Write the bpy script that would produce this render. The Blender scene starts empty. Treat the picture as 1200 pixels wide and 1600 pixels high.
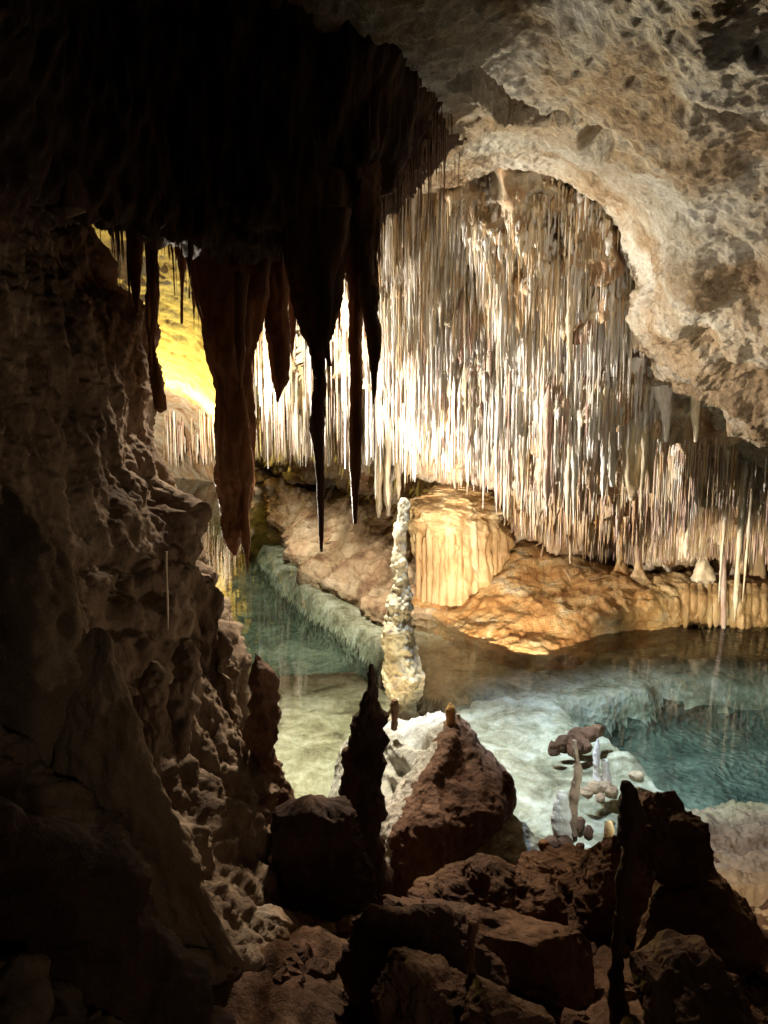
import bpy, math, random
import numpy as np
from mathutils import Vector

random.seed(7)
rng = np.random.default_rng(7)
S = bpy.context.scene
COL = S.collection

# ------------------------------------------------------------------ camera
F = 1250.0                      # focal length in photo pixels (photo 1200 x 1600)
PITCH = math.radians(9.0)
CAMZ = 4.5                      # metres above the lake
cd = bpy.data.cameras.new('camera')
cam = bpy.data.objects.new('camera', cd)
COL.objects.link(cam)
cam.location = (0, 0, CAMZ)
cam.rotation_euler = (math.pi / 2 - PITCH, 0, 0)
cd.sensor_fit = 'VERTICAL'
cd.sensor_height = 32.0
cd.lens = 32.0 * F / 1600.0
cd.clip_start = 0.05
cd.clip_end = 300
S.camera = cam

# ------------------------------------------------------------------ world, exposure
w = bpy.data.worlds.new('World')
S.world = w
w.use_nodes = True
bg = w.node_tree.nodes['Background']
bg.inputs[0].default_value = (0.9, 0.75, 0.6, 1)      # deep inside a cave: no sky reaches it
bg.inputs[1].default_value = 0.0012
S.view_settings.view_transform = 'Standard'
S.view_settings.look = 'None'
S.view_settings.exposure = 0.55
S.view_settings.gamma = 1.0
S.cycles.max_bounces = 5
S.cycles.diffuse_bounces = 3
S.cycles.glossy_bounces = 2
S.cycles.transmission_bounces = 2
S.cycles.transparent_max_bounces = 6
S.cycles.volume_bounces = 0
S.cycles.caustics_reflective = False
S.cycles.caustics_refractive = False
S.cycles.sample_clamp_indirect = 4.0
S.cycles.use_denoising = True
S.cycles.use_light_tree = True

# ------------------------------------------------------------------ pixel -> world
cp, sp = math.cos(PITCH), math.sin(PITCH)


def ray(px, py):
    u = (np.asarray(px, float) - 600) / F
    v = (800 - np.asarray(py, float)) / F
    x = u
    y = cp + v * sp
    z = -sp + v * cp
    return x / y, z / y


def W(px, py, Y):
    a, b = ray(px, py)
    Y = np.asarray(Y, float)
    return np.stack(np.broadcast_arrays(a * Y, Y, CAMZ + b * Y), -1)


def G(px, py, z=0.0):
    a, b = ray(px, py)
    t = (z - CAMZ) / b
    return np.stack(np.broadcast_arrays(a * t, t, np.zeros_like(t) + z), -1)


def PROJ(P):
    x, y, z = P[..., 0], P[..., 1], P[..., 2] - CAMZ
    d = y * cp - z * sp
    return 600 + F * x / d, 800 - F * (y * sp + z * cp) / d


# ------------------------------------------------------------------ unseen lamps: show cave spots behind rock, and others added to brighten dim parts
def lamp(name, kind, loc, power, col, size=0.15, target=None, spot=None, blend=0.5):
    l = bpy.data.lights.new(name, kind)
    l.energy = power
    l.color = col
    if kind in ('POINT', 'SPOT'):
        l.shadow_soft_size = size
    else:
        l.size = size
    if spot:
        l.spot_size = math.radians(spot)
        l.spot_blend = blend
    o = bpy.data.objects.new(name, l)
    COL.objects.link(o)
    o.location = loc
    if target is not None:
        d = Vector(target) - Vector(loc)
        o.rotation_euler = d.to_track_quat('-Z', 'Y').to_euler()
    return o


def T(px, py, Y):
    return tuple(float(v) for v in W(px, py, Y))


lamp('unseen_lamp', 'SPOT', T(255, 850, 12.5), 3900, (1.0, .91, .79), .10, T(860, 600, 13.5), 84, .7)
lamp('unseen_lamp', 'SPOT', T(248, 845, 12.0), 2900, (1.0, .92, .76), .10, T(1100, 120, 6.5), 74, .8)
lamp('unseen_lamp', 'SPOT', T(450, 280, 11.5), 4700, (1.0, .90, .76), .12, T(540, 860, 19.5), 66, .6)  # added to light the brown mound from above
lamp('unseen_lamp', 'SPOT', T(500, 290, 9.6), 2900, (1.0, .95, .74), .10, T(530, 1170, 9.0), 60, 1.0)
lamp('unseen_lamp', 'SPOT', T(590, 272, 9.0), 2500, (.46, .66, 1.0), .10, T(930, 1170, 9.2), 56, .9)
lamp('unseen_lamp', 'SPOT', T(596, 276, 9.1), 2600, (.80, .95, 1.0), .10, T(1150, 1170, 10.2), 42, .9)  # added to brighten the dark water at the right
lamp('unseen_lamp', 'SPOT', T(540, 300, 8.9), 1300, (1.0, .84, .66), .08, T(330, 1080, 5.8), 56, .9)
lamp('unseen_lamp', 'SPOT', T(575, 300, 8.8), 650, (1.0, .74, .50), .08, T(800, 1440, 4.6), 44, .9)
lamp('unseen_lamp', 'SPOT', T(215, 712, 33), 6500, (1.0, .74, .14), .3, T(300, 470, 27), 92, .6)
lamp('unseen_lamp', 'SPOT', T(250, 705, 27), 4000, (1.0, .86, .66), .2, T(330, 690, 36), 60, .6)  # put in to light the far fringe of straws
lamp('unseen_lamp', 'SPOT', T(362, 540, 17.5), 1500, (1.0, .94, .82), .12, T(405, 820, 23), 60, .7)  # added to brighten the shelf left of the brown mound
lamp('unseen_lamp', 'SPOT', T(362, 640, 16.5), 900, (1.0, .88, .60), .2, T(425, 500, 20), 90, .6)
lamp('unseen_lamp', 'SPOT', T(1045, 1262, 6.4), 120, (.36, .86, 1.0), .07, T(1180, 1110, 11), 50, .9)
lamp('unseen_lamp', 'SPOT', T(1040, 1256, 6.3), 60, (.72, .88, 1.0), .07, T(880, 1220, 8.2), 90, .9)
lamp('unseen_lamp', 'SPOT', T(1070, 1300, 5.2), 60, (1.0, .86, .66), .05, T(1165, 1340, 6.3), 90, .8)
lamp('unseen_lamp', 'SPOT', T(740, 1250, 7.6), 5600, (1.0, .86, .68), .08, T(1050, 830, 14), 90, .6)
lamp('unseen_lamp', 'SPOT', T(748, 1238, 7.65), 3000, (1.0, .93, .82), .10, T(830, 400, 12), 60, .9)  # fill added to even out the upper curtain
lamp('unseen_lamp', 'SPOT', T(745, 1240, 7.65), 240, (1.0, .92, .78), .12, T(900, 60, 6.8), 76, .9)  # added fill for the middle of the ceiling
lamp('unseen_lamp', 'SPOT', T(1038, 1250, 6.3), 430, (1.0, .92, .80), .10, T(1230, 380, 8.2), 96, .9)  # extra fill, added for the dark right part of the ceiling
lamp('unseen_lamp', 'SPOT', T(1042, 1250, 6.5), 2400, (1.0, .84, .58), .08, T(1130, 935, 14.6), 26, .8)  # added to make the draped ledge brighter and more golden
lamp('unseen_lamp', 'SPOT', T(560, 1180, 8.7), 110, (1.0, .88, .60), .05, T(632, 960, 9.9), 80, .8)  # side light added for the foot of the tall stalagmite
lamp('unseen_lamp', 'SPOT', T(1050, 1278, 4.7), 60, (1.0, .76, .54), .08, T(230, 850, 5.2), 54, .9)
lamp('unseen_lamp', 'SPOT', (2.6, -1.0, 3.6), 46, (1.0, .78, .58), .3, T(270, 1180, 4.6), 44, 1.0)  # weak fill added behind the camera, outside the frame
lamp('unseen_lamp', 'SPOT', (3.6, 1.0, 5.6), 16, (1.0, .66, .40), .2, T(1080, 1420, 4.1), 34, 1.0)  # weak warm fill added outside the frame for the right foreground


# ------------------------------------------------------------------ numpy noise
def _h(ix, iy, iz, s):
    n = (ix.astype(np.int64) * 374761393 + iy.astype(np.int64) * 668265263
         + iz.astype(np.int64) * 2147483647 + s * 1274126177) & 0xFFFFFFFF
    n = ((n ^ (n >> 13)) * 1274126177) & 0xFFFFFFFF
    n = ((n ^ (n >> 16)) * 2246822519) & 0xFFFFFFFF
    n = n ^ (n >> 15)
    return n / 4294967295.0


def vn(P, s=0):
    f = np.floor(P)
    t = P - f
    t = t * t * t * (t * (t * 6 - 15) + 10)
    i = f.astype(np.int64)
    r = 0
    for dx in (0, 1):
        wx = t[..., 0] if dx else 1 - t[..., 0]
        for dy in (0, 1):
            wy = t[..., 1] if dy else 1 - t[..., 1]
            for dz in (0, 1):
                wz = t[..., 2] if dz else 1 - t[..., 2]
                r = r + wx * wy * wz * _h(i[..., 0] + dx, i[..., 1] + dy, i[..., 2] + dz, s)
    return r * 2 - 1


ROT = np.array([[.8, .36, -.48], [-.6, .48, -.64], [0, .8, .6]])


def fbm(P, o=5, s=0, g=.5):
    r = 0
    a = 1
    P = np.asarray(P, float)
    for k in range(o):
        r = r + a * vn(P, s + k)
        P = P @ ROT.T * 2.03 + 3.7
        a *= g
    return r


def ridge(P, o=5, s=0, g=.5):
    r = 0
    a = 1
    P = np.asarray(P, float)
    for k in range(o):
        r = r + a * (1 - 2 * np.abs(vn(P, s + k)))
        P = P @ ROT.T * 2.03 + 3.7
        a *= g
    return r


def cell(P, s=0):
    f = np.floor(P).astype(np.int64)
    best = np.full(P.shape[:-1], 9.0)
    for dx in (-1, 0, 1):
        for dy in (-1, 0, 1):
            for dz in (-1, 0, 1):
                c = f + np.array([dx, dy, dz])
                q = np.stack([_h(c[..., 0], c[..., 1], c[..., 2], s + k) for k in (0, 11, 23)], -1) + c
                best = np.minimum(best, ((P - q) ** 2).sum(-1))
    return np.sqrt(best)


def sstep(a, b, x):
    t = np.clip((x - a) / (b - a), 0, 1)
    return t * t * (3 - 2 * t)


# ------------------------------------------------------------------ mesh helpers
def cr(C, n, ax=0):
    """Catmull-Rom resampling of array C to n samples along an axis."""
    C = np.moveaxis(np.asarray(C, float), ax, 0)
    m = len(C)
    P = np.concatenate([2 * C[:1] - C[1:2], C, 2 * C[-1:] - C[-2:-1]])
    u = np.linspace(0, m - 1, n)
    i = np.minimum(u.astype(int), m - 2)
    t = (u - i).reshape((-1,) + (1,) * (C.ndim - 1))
    a, b, c, d = P[i], P[i + 1], P[i + 2], P[i + 3]
    R = .5 * (2 * b + (c - a) * t + (2 * a - 5 * b + 4 * c - d) * t ** 2 + (3 * b - a - 3 * c + d) * t ** 3)
    return np.moveaxis(R, 0, ax)


def mesh_np(name, V, Q, mats, mi=None, smooth=True):
    me = bpy.data.meshes.new(name)
    V = np.ascontiguousarray(V.reshape(-1, 3), dtype=np.float32)
    Q = np.asarray(Q, dtype=np.int32)
    k = Q.shape[1]
    me.vertices.add(len(V))
    me.vertices.foreach_set('co', V.ravel())
    me.loops.add(Q.size)
    me.loops.foreach_set('vertex_index', Q.ravel())
    me.polygons.add(len(Q))
    me.polygons.foreach_set('loop_start', np.arange(0, Q.size, k, dtype=np.int32))
    me.polygons.foreach_set('loop_total', np.full(len(Q), k, dtype=np.int32))
    if mi is not None:
        me.polygons.foreach_set('material_index', np.asarray(mi, dtype=np.int32))
    me.polygons.foreach_set('use_smooth', np.full(len(Q), smooth))
    for m in (mats if isinstance(mats, (list, tuple)) else [mats]):
        me.materials.append(m)
    me.update(calc_edges=True)
    return me


def gridq(n, m, wrap=False):
    i = np.arange(n - 1)[:, None]
    j = np.arange(m if wrap else m - 1)[None, :]
    a = i * m + j
    b = i * m + (j + 1) % m
    return np.stack([a, b, b + m, a + m], -1).reshape(-1, 4)


def put(name, me, loc=(0, 0, 0), parent=None, label=None, cat=None, group=None, kind=None, rot=None, scale=None):
    o = bpy.data.objects.new(name, me)
    COL.objects.link(o)
    o.location = loc
    if rot:
        o.rotation_euler = rot
    if scale is not None:
        o.scale = scale
    if parent:
        o.parent = parent
    if label:
        o['label'] = label
    if cat:
        o['category'] = cat
    if group:
        o['group'] = group
    if kind:
        o['kind'] = kind
    return o


def normals(P, wrap=False):
    if wrap:
        du = np.roll(P, -1, 1) - np.roll(P, 1, 1)
    else:
        du = np.gradient(P, axis=1)
    dv = np.gradient(P, axis=0)
    N = np.cross(du, dv)
    return N / (np.linalg.norm(N, axis=-1, keepdims=True) + 1e-9)


def patch(C, n, m, dfun, flip=1):
    """C: control grid of world points. dfun(P) -> displacement towards the viewer side."""
    P = cr(cr(C, n, 0), m, 1)
    N = normals(P)
    c = np.array([0, 0, CAMZ]) - P
    sgn = np.sign((N * c).sum(-1).mean())
    N = N * sgn
    return P + N * dfun(P)[..., None], N


def place(name, P, mats, origin=None, **kw):
    """P grid -> object with its origin at the base point."""
    if origin is None:
        origin = np.array([P[..., 0].mean(), P[..., 1].mean(), P[..., 2].min()])
    origin = np.asarray(origin, float)
    me = mesh_np(name, P - origin, gridq(P.shape[0], P.shape[1]), mats)
    return put(name, me, tuple(origin), **kw)


def loft(rows, Y, n=60, m=40, dr=.8, dfun=None, amp=1.0, Yt=None, twist=0.0):
    """rows (py, xl, xr[, Yoffset]) top->bottom: elliptical sections at depth Y, closed at both ends."""
    R = np.array([tuple(r) + ((0,) if len(r) == 3 else ()) for r in rows], float)
    R = cr(R, n, 0)
    cx = (R[:, 1] + R[:, 2]) / 2
    yy = Y + R[:, 3]
    c = W(cx, R[:, 0], yy)
    rad = np.maximum(np.abs(R[:, 2] - R[:, 1]) / 2 * yy / F / cp, .002)
    ang = np.linspace(0, 2 * math.pi, m, endpoint=False)
    q = np.array([math.pi / 2 * k_ / 6 for k_ in range(6, 0, -1)])       # domed ends
    hh = min(rad[0] * .35, .30)
    c = np.concatenate([c[:1] + np.outer(np.sin(q) * hh, [0, 0, 1]), c])
    rad = np.concatenate([rad[0] * np.maximum(np.cos(q), .02), rad])
    n = len(rad)
    P = np.zeros((n, m, 3))
    P[..., 0] = c[:, 0, None] + rad[:, None] * np.cos(ang)
    P[..., 1] = c[:, 1, None] + rad[:, None] * dr * np.sin(ang)
    P[..., 2] = c[:, 2, None]
    if dfun is not None:
        N = np.zeros_like(P)
        N[..., 0] = np.cos(ang)
        N[..., 1] = np.sin(ang)
        P = P + N * (dfun(P) * np.minimum(1, rad[:, None] / .12 + .15) * amp)[..., None]
    top = P[:1].mean(1, keepdims=True).repeat(m, 1)
    bot = P[-1:].mean(1, keepdims=True).repeat(m, 1) - np.array([0, 0, rad[-1] * .5])
    return np.concatenate([top, P, bot])


def facet(P, seed, n=16, lo=.70, hi=.92):
    """clip a closed form by random planes: broken, angular rock faces"""
    r = np.random.default_rng(seed)
    c = (P.reshape(-1, 3).max(0) + P.reshape(-1, 3).min(0)) / 2
    e = (P.reshape(-1, 3).max(0) - P.reshape(-1, 3).min(0)) / 2
    Q = (P - c) / e * 1.06
    D = r.standard_normal((n, 3))
    D /= np.linalg.norm(D, axis=1, keepdims=True)
    for d in D:
        k = (Q * d).sum(-1)
        h = k.max() * r.uniform(lo, hi)
        Q = Q - np.clip(k - h, 0, None)[..., None] * d * .93
    return Q * e + c


def place_loft(name, P, mats, base='bottom', **kw):
    k = -1 if base == 'bottom' else 0
    o = P[k].mean(0)
    me = mesh_np(name, P - o, gridq(P.shape[0], P.shape[1], True), mats)
    return put(name, me, tuple(o), **kw)


# ------------------------------------------------------------------ materials
def rock_mat(name, cols, scale=1.0, rough=.75, bump=.5, fine=30.0, pits=0.0, stretch=1.0, spec=.35, sss=0.0, bd=.05):
    m = bpy.data.materials.new(name)
    m.use_nodes = True
    nt = m.node_tree
    N = nt.nodes
    L = nt.links
    b = N['Principled BSDF']
    tc = N.new('ShaderNodeNewGeometry')
    mp = N.new('ShaderNodeMapping')
    mp.inputs['Scale'].default_value = (1, 1, 1 / stretch)
    L.new(tc.outputs['Position'], mp.inputs['Vector'])
    n1 = N.new('ShaderNodeTexNoise')
    n1.inputs['Scale'].default_value = 1.3 * scale
    n1.inputs['Detail'].default_value = 8
    n1.inputs['Roughness'].default_value = .65
    n1.inputs['Distortion'].default_value = .6
    L.new(mp.outputs[0], n1.inputs['Vector'])
    cr_ = N.new('ShaderNodeValToRGB')
    e = cr_.color_ramp.elements
    k = len(cols)
    lo, hi = .32, .68
    e[0].position = lo
    e[0].color = cols[0] + (1,)
    e[1].position = hi
    e[1].color = cols[-1] + (1,)
    for i in range(1, k - 1):
        q = e.new(lo + (hi - lo) * i / (k - 1))
        q.color = cols[i] + (1,)
    L.new(n1.outputs['Fac'], cr_.inputs[0])
    n2 = N.new('ShaderNodeTexNoise')
    n2.inputs['Scale'].default_value = fine
    n2.inputs['Detail'].default_value = 6
    n2.inputs['Roughness'].default_value = .7
    L.new(mp.outputs[0], n2.inputs['Vector'])
    mr = N.new('ShaderNodeMapRange')
    mr.inputs[1].default_value = .3
    mr.inputs[2].default_value = .7
    mr.inputs[3].default_value = .72
    mr.inputs[4].default_value = 1.18
    L.new(n2.outputs['Fac'], mr.inputs[0])
    mx = N.new('ShaderNodeMix')
    mx.data_type = 'RGBA'
    mx.blend_type = 'MULTIPLY'
    mx.inputs[0].default_value = 1
    L.new(cr_.outputs[0], mx.inputs[6])
    L.new(mr.outputs[0], mx.inputs[7])
    L.new(mx.outputs[2], b.inputs['Base Color'])
    rr = N.new('ShaderNodeMapRange')
    rr.inputs[3].default_value = rough - .15
    rr.inputs[4].default_value = min(1, rough + .15)
    L.new(n1.outputs['Fac'], rr.inputs[0])
    L.new(rr.outputs[0], b.inputs['Roughness'])
    b.inputs['Specular IOR Level'].default_value = spec
    h = n2.outputs['Fac']
    if pits:
        v = N.new('ShaderNodeTexVoronoi')
        v.inputs['Scale'].default_value = 9
        L.new(mp.outputs[0], v.inputs['Vector'])
        n3 = N.new('ShaderNodeTexNoise')
        n3.inputs['Scale'].default_value = 2.5
        n3.inputs['Detail'].default_value = 5
        L.new(tc.outputs['Position'], n3.inputs['Vector'])
        m1 = N.new('ShaderNodeMath')
        m1.operation = 'MULTIPLY'
        L.new(v.outputs['Distance'], m1.inputs[0])
        L.new(n3.outputs['Fac'], m1.inputs[1])
        m2 = N.new('ShaderNodeMath')
        m2.operation = 'MULTIPLY_ADD'
        L.new(m1.outputs[0], m2.inputs[0])
        m2.inputs[1].default_value = pits * 3
        L.new(h, m2.inputs[2])
        h = m2.outputs[0]
    bp = N.new('ShaderNodeBump')
    bp.inputs['Strength'].default_value = bump
    bp.inputs['Distance'].default_value = bd
    L.new(h, bp.inputs['Height'])
    L.new(bp.outputs[0], b.inputs['Normal'])
    if sss:
        b.inputs['Subsurface Weight'].default_value = sss
        b.inputs['Subsurface Radius'].default_value = (.05, .03, .02)
    return m


M = {}
M['ceil'] = rock_mat('limestone_ceiling', [(.12, .065, .03), (.30, .21, .12), (.44, .38, .29), (.52, .48, .41)], .55, .8, .9, 16, .5, 1, .2, bd=.09)
M['back'] = rock_mat('calcite_wall', [(.24, .11, .05), (.48, .32, .18), (.60, .50, .36), (.66, .60, .50)], .9, .65, .8, 14, 0, 2.5, bd=.08)
M['white'] = rock_mat('white_calcite', [(.56, .50, .42), (.70, .66, .60), (.78, .76, .74)], 2, .5, .5, 30, 0, 4, bd=.02)
M['cream'] = rock_mat('cream_calcite', [(.48, .36, .22), (.64, .54, .38), (.74, .66, .52)], 2, .5, .5, 30, 0, 4, bd=.02)
M['tan'] = rock_mat('tan_calcite', [(.36, .21, .10), (.52, .36, .20), (.62, .48, .30)], 2, .55, .5, 30, 0, 4, bd=.02)
M['pink'] = rock_mat('rosy_calcite', [(.34, .19, .14), (.50, .35, .28), (.66, .56, .48)], 2, .55, .5, 30, 0, 4, bd=.02)
M['orange'] = rock_mat('orange_flowstone', [(.34, .14, .04), (.52, .28, .10), (.60, .40, .18), (.64, .54, .38)], 1.1, .5, .9, 12, 0, 1, bd=.06)
M['mound'] = rock_mat('brown_mound_rock', [(.16, .09, .05), (.33, .21, .115), (.47, .35, .21), (.54, .43, .29)], .8, .6, .9, 9, .3, 1, bd=.07)
M['block'] = rock_mat('fluted_flowstone', [(.32, .18, .07), (.48, .32, .15), (.58, .46, .28)], 1.4, .5, .7, 18, 0, 3, bd=.03)
M['bed'] = rock_mat('lake_bed', [(.12, .11, .07), (.30, .28, .18), (.47, .45, .33), (.60, .58, .47)], 1.6, .9, .9, 12, .6, 1, .1, bd=.03)
M['silt_shade'] = rock_mat('dark_silt_shade', [(.05, .055, .04), (.11, .12, .085), (.24, .24, .17)], 1.1, .9, 1.0, 8, .8, 1, .1, bd=.06)
M['lit_crust'] = rock_mat('pale_lit_crust', [(.40, .36, .30), (.60, .57, .50), (.70, .68, .62)], 3, .8, 1.0, 22, .7, 1, .2, bd=.04)
M['shaded_boulder'] = rock_mat('shaded_reddish_boulder', [(.07, .032, .02), (.15, .078, .048), (.25, .15, .10)], 1.6, .75, .9, 16, .4, 1, .3, bd=.05)
M['unlit_rock'] = rock_mat('unlit_dark_rock', [(.03, .016, .01), (.06, .032, .02), (.11, .055, .03)], 2, .7, .8, 22, 0, 3, .2, bd=.03)  # darkened rock: shade put in the colour of unlit overhang and foreground
M['wall'] = rock_mat('dim_wall_rock', [(.10, .065, .04), (.22, .155, .10), (.36, .28, .20)], 1.5, .75, .9, 26, 0, 1.5, .25, bd=.03)
M['smooth'] = rock_mat('grainy_flowstone', [(.20, .14, .085), (.27, .20, .13), (.32, .25, .17)], .8, .8, .8, 60, 0, 1.2, .2, bd=.015)
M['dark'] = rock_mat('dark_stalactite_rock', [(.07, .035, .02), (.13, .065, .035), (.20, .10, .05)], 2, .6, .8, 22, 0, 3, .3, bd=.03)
M['rust'] = rock_mat('rusty_calcite', [(.10, .05, .025), (.24, .10, .035), (.36, .17, .06)], 1.5, .45, .6, 22, 0, 3, .4, bd=.03)
M['boulder'] = rock_mat('brown_boulder', [(.06, .028, .014), (.13, .065, .032), (.22, .13, .075)], 1.2, .7, .9, 14, .3, 1, .3, bd=.05)
M['cboulder'] = rock_mat('crusted_boulder', [(.22, .12, .07), (.40, .29, .19), (.58, .52, .44)], 1.6, .75, .9, 16, .4, 1, .3, bd=.05)
M['cap'] = rock_mat('pale_stalagmite', [(.40, .32, .22), (.62, .55, .42), (.72, .68, .58)], 1.6, .55, .9, 16, .3, 1, .4, bd=.04)
M['amber'] = rock_mat('amber_stub', [(.66, .36, .10), (.80, .58, .28)], 3, .4, .3, 40)
M['sand'] = rock_mat('shore_sand', [(.20, .115, .06), (.36, .24, .13), (.48, .34, .20)], .9, .85, .8, 20, .3, 1, .2, bd=.04)
M['twig'] = rock_mat('broken_straw', [(.30, .17, .08), (.45, .30, .16)], 3, .6, .4, 30)


def water_mat():
    m = bpy.data.materials.new('clear_lake_water')
    m.use_nodes = True
    nt = m.node_tree
    N = nt.nodes
    L = nt.links
    N.remove(N['Principled BSDF'])
    out = N['Material Output']
    tr = N.new('ShaderNodeBsdfTransparent')
    gl = N.new('ShaderNodeBsdfGlossy')
    gl.inputs['Roughness'].default_value = .015
    fr = N.new('ShaderNodeFresnel')
    fr.inputs['IOR'].default_value = 1.33
    mx = N.new('ShaderNodeMixShader')
    geo = N.new('ShaderNodeNewGeometry')
    no = N.new('ShaderNodeTexNoise')
    no.inputs['Scale'].default_value = 1.6
    no.inputs['Detail'].default_value = 2
    L.new(geo.outputs['Position'], no.inputs['Vector'])
    bp = N.new('ShaderNodeBump')
    bp.inputs['Strength'].default_value = .12
    bp.inputs['Distance'].default_value = .03
    L.new(no.outputs['Fac'], bp.inputs['Height'])
    L.new(bp.outputs[0], gl.inputs['Normal'])
    L.new(bp.outputs[0], fr.inputs['Normal'])
    L.new(fr.outputs[0], mx.inputs[0])
    L.new(tr.outputs[0], mx.inputs[1])
    L.new(gl.outputs[0], mx.inputs[2])
    L.new(mx.outputs[0], out.inputs['Surface'])
    va = N.new('ShaderNodeVolumeAbsorption')
    va.inputs['Color'].default_value = (.48, .84, .78, 1)
    va.inputs['Density'].default_value = .24
    L.new(va.outputs[0], out.inputs['Volume'])
    return m


M['water'] = water_mat()

# ------------------------------------------------------------------ helper for interpolated depth tables


def lut(xs, ys):
    return lambda x: np.interp(x, xs, ys)


def feat(P, items):
    """bulges / hollows at photo positions: (px,py,rx,ry,angle_deg,amount)"""
    x, y = PROJ(P)
    d = 0
    for (a, b, rx, ry, an, am) in items:
        c, s = math.cos(math.radians(an)), math.sin(math.radians(an))
        u = ((x - a) * c + (y - b) * s) / rx
        v = (-(x - a) * s + (y - b) * c) / ry
        d = d + am * np.exp(-(u * u + v * v))
    return d


def polydist(x, y, pts):
    d = np.full(x.shape, 1e9)
    tt = np.zeros(x.shape)
    n = len(pts) - 1
    for k in range(n):
        (x0, y0), (x1, y1) = pts[k], pts[k + 1]
        L2 = (x1 - x0) ** 2 + (y1 - y0) ** 2
        t = np.clip(((x - x0) * (x1 - x0) + (y - y0) * (y1 - y0)) / L2, 0, 1)
        q = np.hypot(x - x0 - t * (x1 - x0), y - y0 - t * (y1 - y0))
        tt = np.where(q < d, (k + t) / n, tt)
        d = np.minimum(d, q)
    return d, tt


def inside(x, y, pts):
    """signed distance to a polygon, positive inside"""
    c = np.zeros(x.shape, bool)
    n = len(pts)
    for k in range(n):
        (x0, y0), (x1, y1) = pts[k], pts[(k + 1) % n]
        cond = ((y0 > y) != (y1 > y))
        xi = (x1 - x0) * (y - y0) / ((y1 - y0) if y1 != y0 else 1e-9) + x0
        c ^= cond & (x < xi)
    d, _ = polydist(x, y, list(pts) + [pts[0]])
    return np.where(c, d, -d)


# ================================================================== BACK WALL (sloping ceiling the straws hang from)
BX = [60, 200, 300, 400, 520, 620, 700, 800, 900, 1000, 1100, 1200, 1400]
BY = [180, 300, 400, 450, 500, 560, 600, 650, 700, 760, 820, 880, 960]
BD = {  # depth by column for every row of BY
    60:   [20, 22, 24, 25, 27, 30, 33, 36, 38, 40, 42, 43, 44],
    200:  [19, 21, 24, 25, 27, 30, 33, 36, 38, 40, 42, 43, 44],
    300:  [17, 19, 22, 24, 26, 29, 31.5, 34.5, 37, 39, 41, 42, 43],
    400:  [14.5, 16, 18, 19.5, 21, 23, 25, 27.5, 31, 34, 36, 37, 38],
    520:  [12.5, 13.5, 14.5, 15.3, 16.2, 17.4, 18.8, 21, 24, 29, 31, 33, 34],
    620:  [11.6, 12.0, 12.8, 13.3, 14, 15.0, 16.0, 17.6, 19.5, 23, 26, 28, 29],
    700:  [11.4, 11.8, 12.4, 12.9, 13.4, 14.2, 15.0, 16, 17.2, 19, 21, 23, 25],
    800:  [11.3, 11.5, 12.0, 12.4, 12.9, 13.5, 14.1, 15, 15.8, 17, 18.3, 20, 22],
    900:  [11.2, 11.4, 11.8, 12.1, 12.5, 13.0, 13.5, 14.1, 14.8, 15.8, 17, 18.8, 21],
    1000: [11.2, 11.4, 11.8, 12.0, 12.3, 12.7, 13.0, 13.5, 14.1, 15.0, 16.2, 18, 20],
    1100: [11.6, 11.7, 12.0, 12.2, 12.4, 12.7, 12.9, 13.2, 13.7, 14.6, 15.8, 17.5, 19],
    1200: [11.8, 12, 12.2, 12.3, 12.5, 12.7, 12.9, 13.1, 13.5, 14.3, 15.4, 17, 18.5],
    1400: [12, 12, 12.2, 12.3, 12.5, 12.7, 12.9, 13.1, 13.5, 14.3, 15.4, 17, 18.5],
}
C = np.array([[W(x, y, BD[x][r]) for x in BX] for r, y in enumerate(BY)])


def dback(P):
    x, y = PROJ(P)
    sc = P[..., 1] / 13.0
    big = .38 * ridge(P * np.array([.7, .7, .45]), 3, 3)
    rib = .30 * (.5 - cell(P * np.array([2.6, 2.6, .8]), 5))
    ledge = .42 * ridge(P * np.array([.8, .8, 1.5]), 3, 13) 
    small = .10 * fbm(P * np.array([5, 5, 2.2]), 4, 9)
    knob = .30 * (.5 - cell(P * np.array([4.5, 4.5, 3.2]), 7)) * sstep(480, 330, y)
    smooth_left = sstep(330, 430, x)          # the yellow-lit ceiling is smooth
    return (big * .5 + ledge + rib + small + knob) * (.07 + .93 * smooth_left) + .07 * fbm(P * 2.0, 4, 17) * (1 - smooth_left) + feat(P, [
        (990, 590, 60, 25, 20, .5), (640, 400, 40, 90, 0, .4), (900, 560, 90, 30, 10, .35), (740, 620, 80, 30, 5, .3)])


Pb, _ = patch(C, 330, 420, dback)
place('cave_back_wall', Pb, M['back'], kind='structure')
PBX, PBY = PROJ(Pb)

# ================================================================== RIGHT CEILING
E = [(470, 330, 12), (560, 318, 11.6), (640, 306, 11.2), (720, 288, 10.8), (780, 262, 10.5), (850, 268, 10.4), (920, 300, 10.5), (975, 355, 10.8),
     (1003, 430, 11.1), (1005, 500, 11.5), (1030, 570, 11.8), (1090, 618, 12.1), (1125, 670, 12.5), (1180, 705, 12.7), (1300, 730, 12.9)]
NN = [(330, -330, 4.2), (420, -330, 4.0), (510, -330, 3.9), (600, -330, 3.8), (700, -330, 3.7), (800, -330, 3.6), (920, -330, 3.5), (1050, -330, 3.4),
      (1200, -330, 3.4), (1400, -330, 3.6), (1560, -200, 4.2), (1600, 0, 5), (1650, 200, 6), (1680, 400, 7.2), (1700, 560, 8.5)]
rows = []
ts = [0, .12, .25, .4, .55, .7, .85, 1]
for back in (2, 1):
    rows.append([W(e[0] - 6 * back, e[1] - 30 * back, e[2] + .9 * back) for e in E])
for t in ts:
    rows.append([W(e[0] + (n[0] - e[0]) * t, e[1] + (n[1] - e[1]) * t,
                   1 / ((1 - t ** .8) / e[2] + t ** .8 / n[2])) for e, n in zip(E, NN)])
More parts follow.
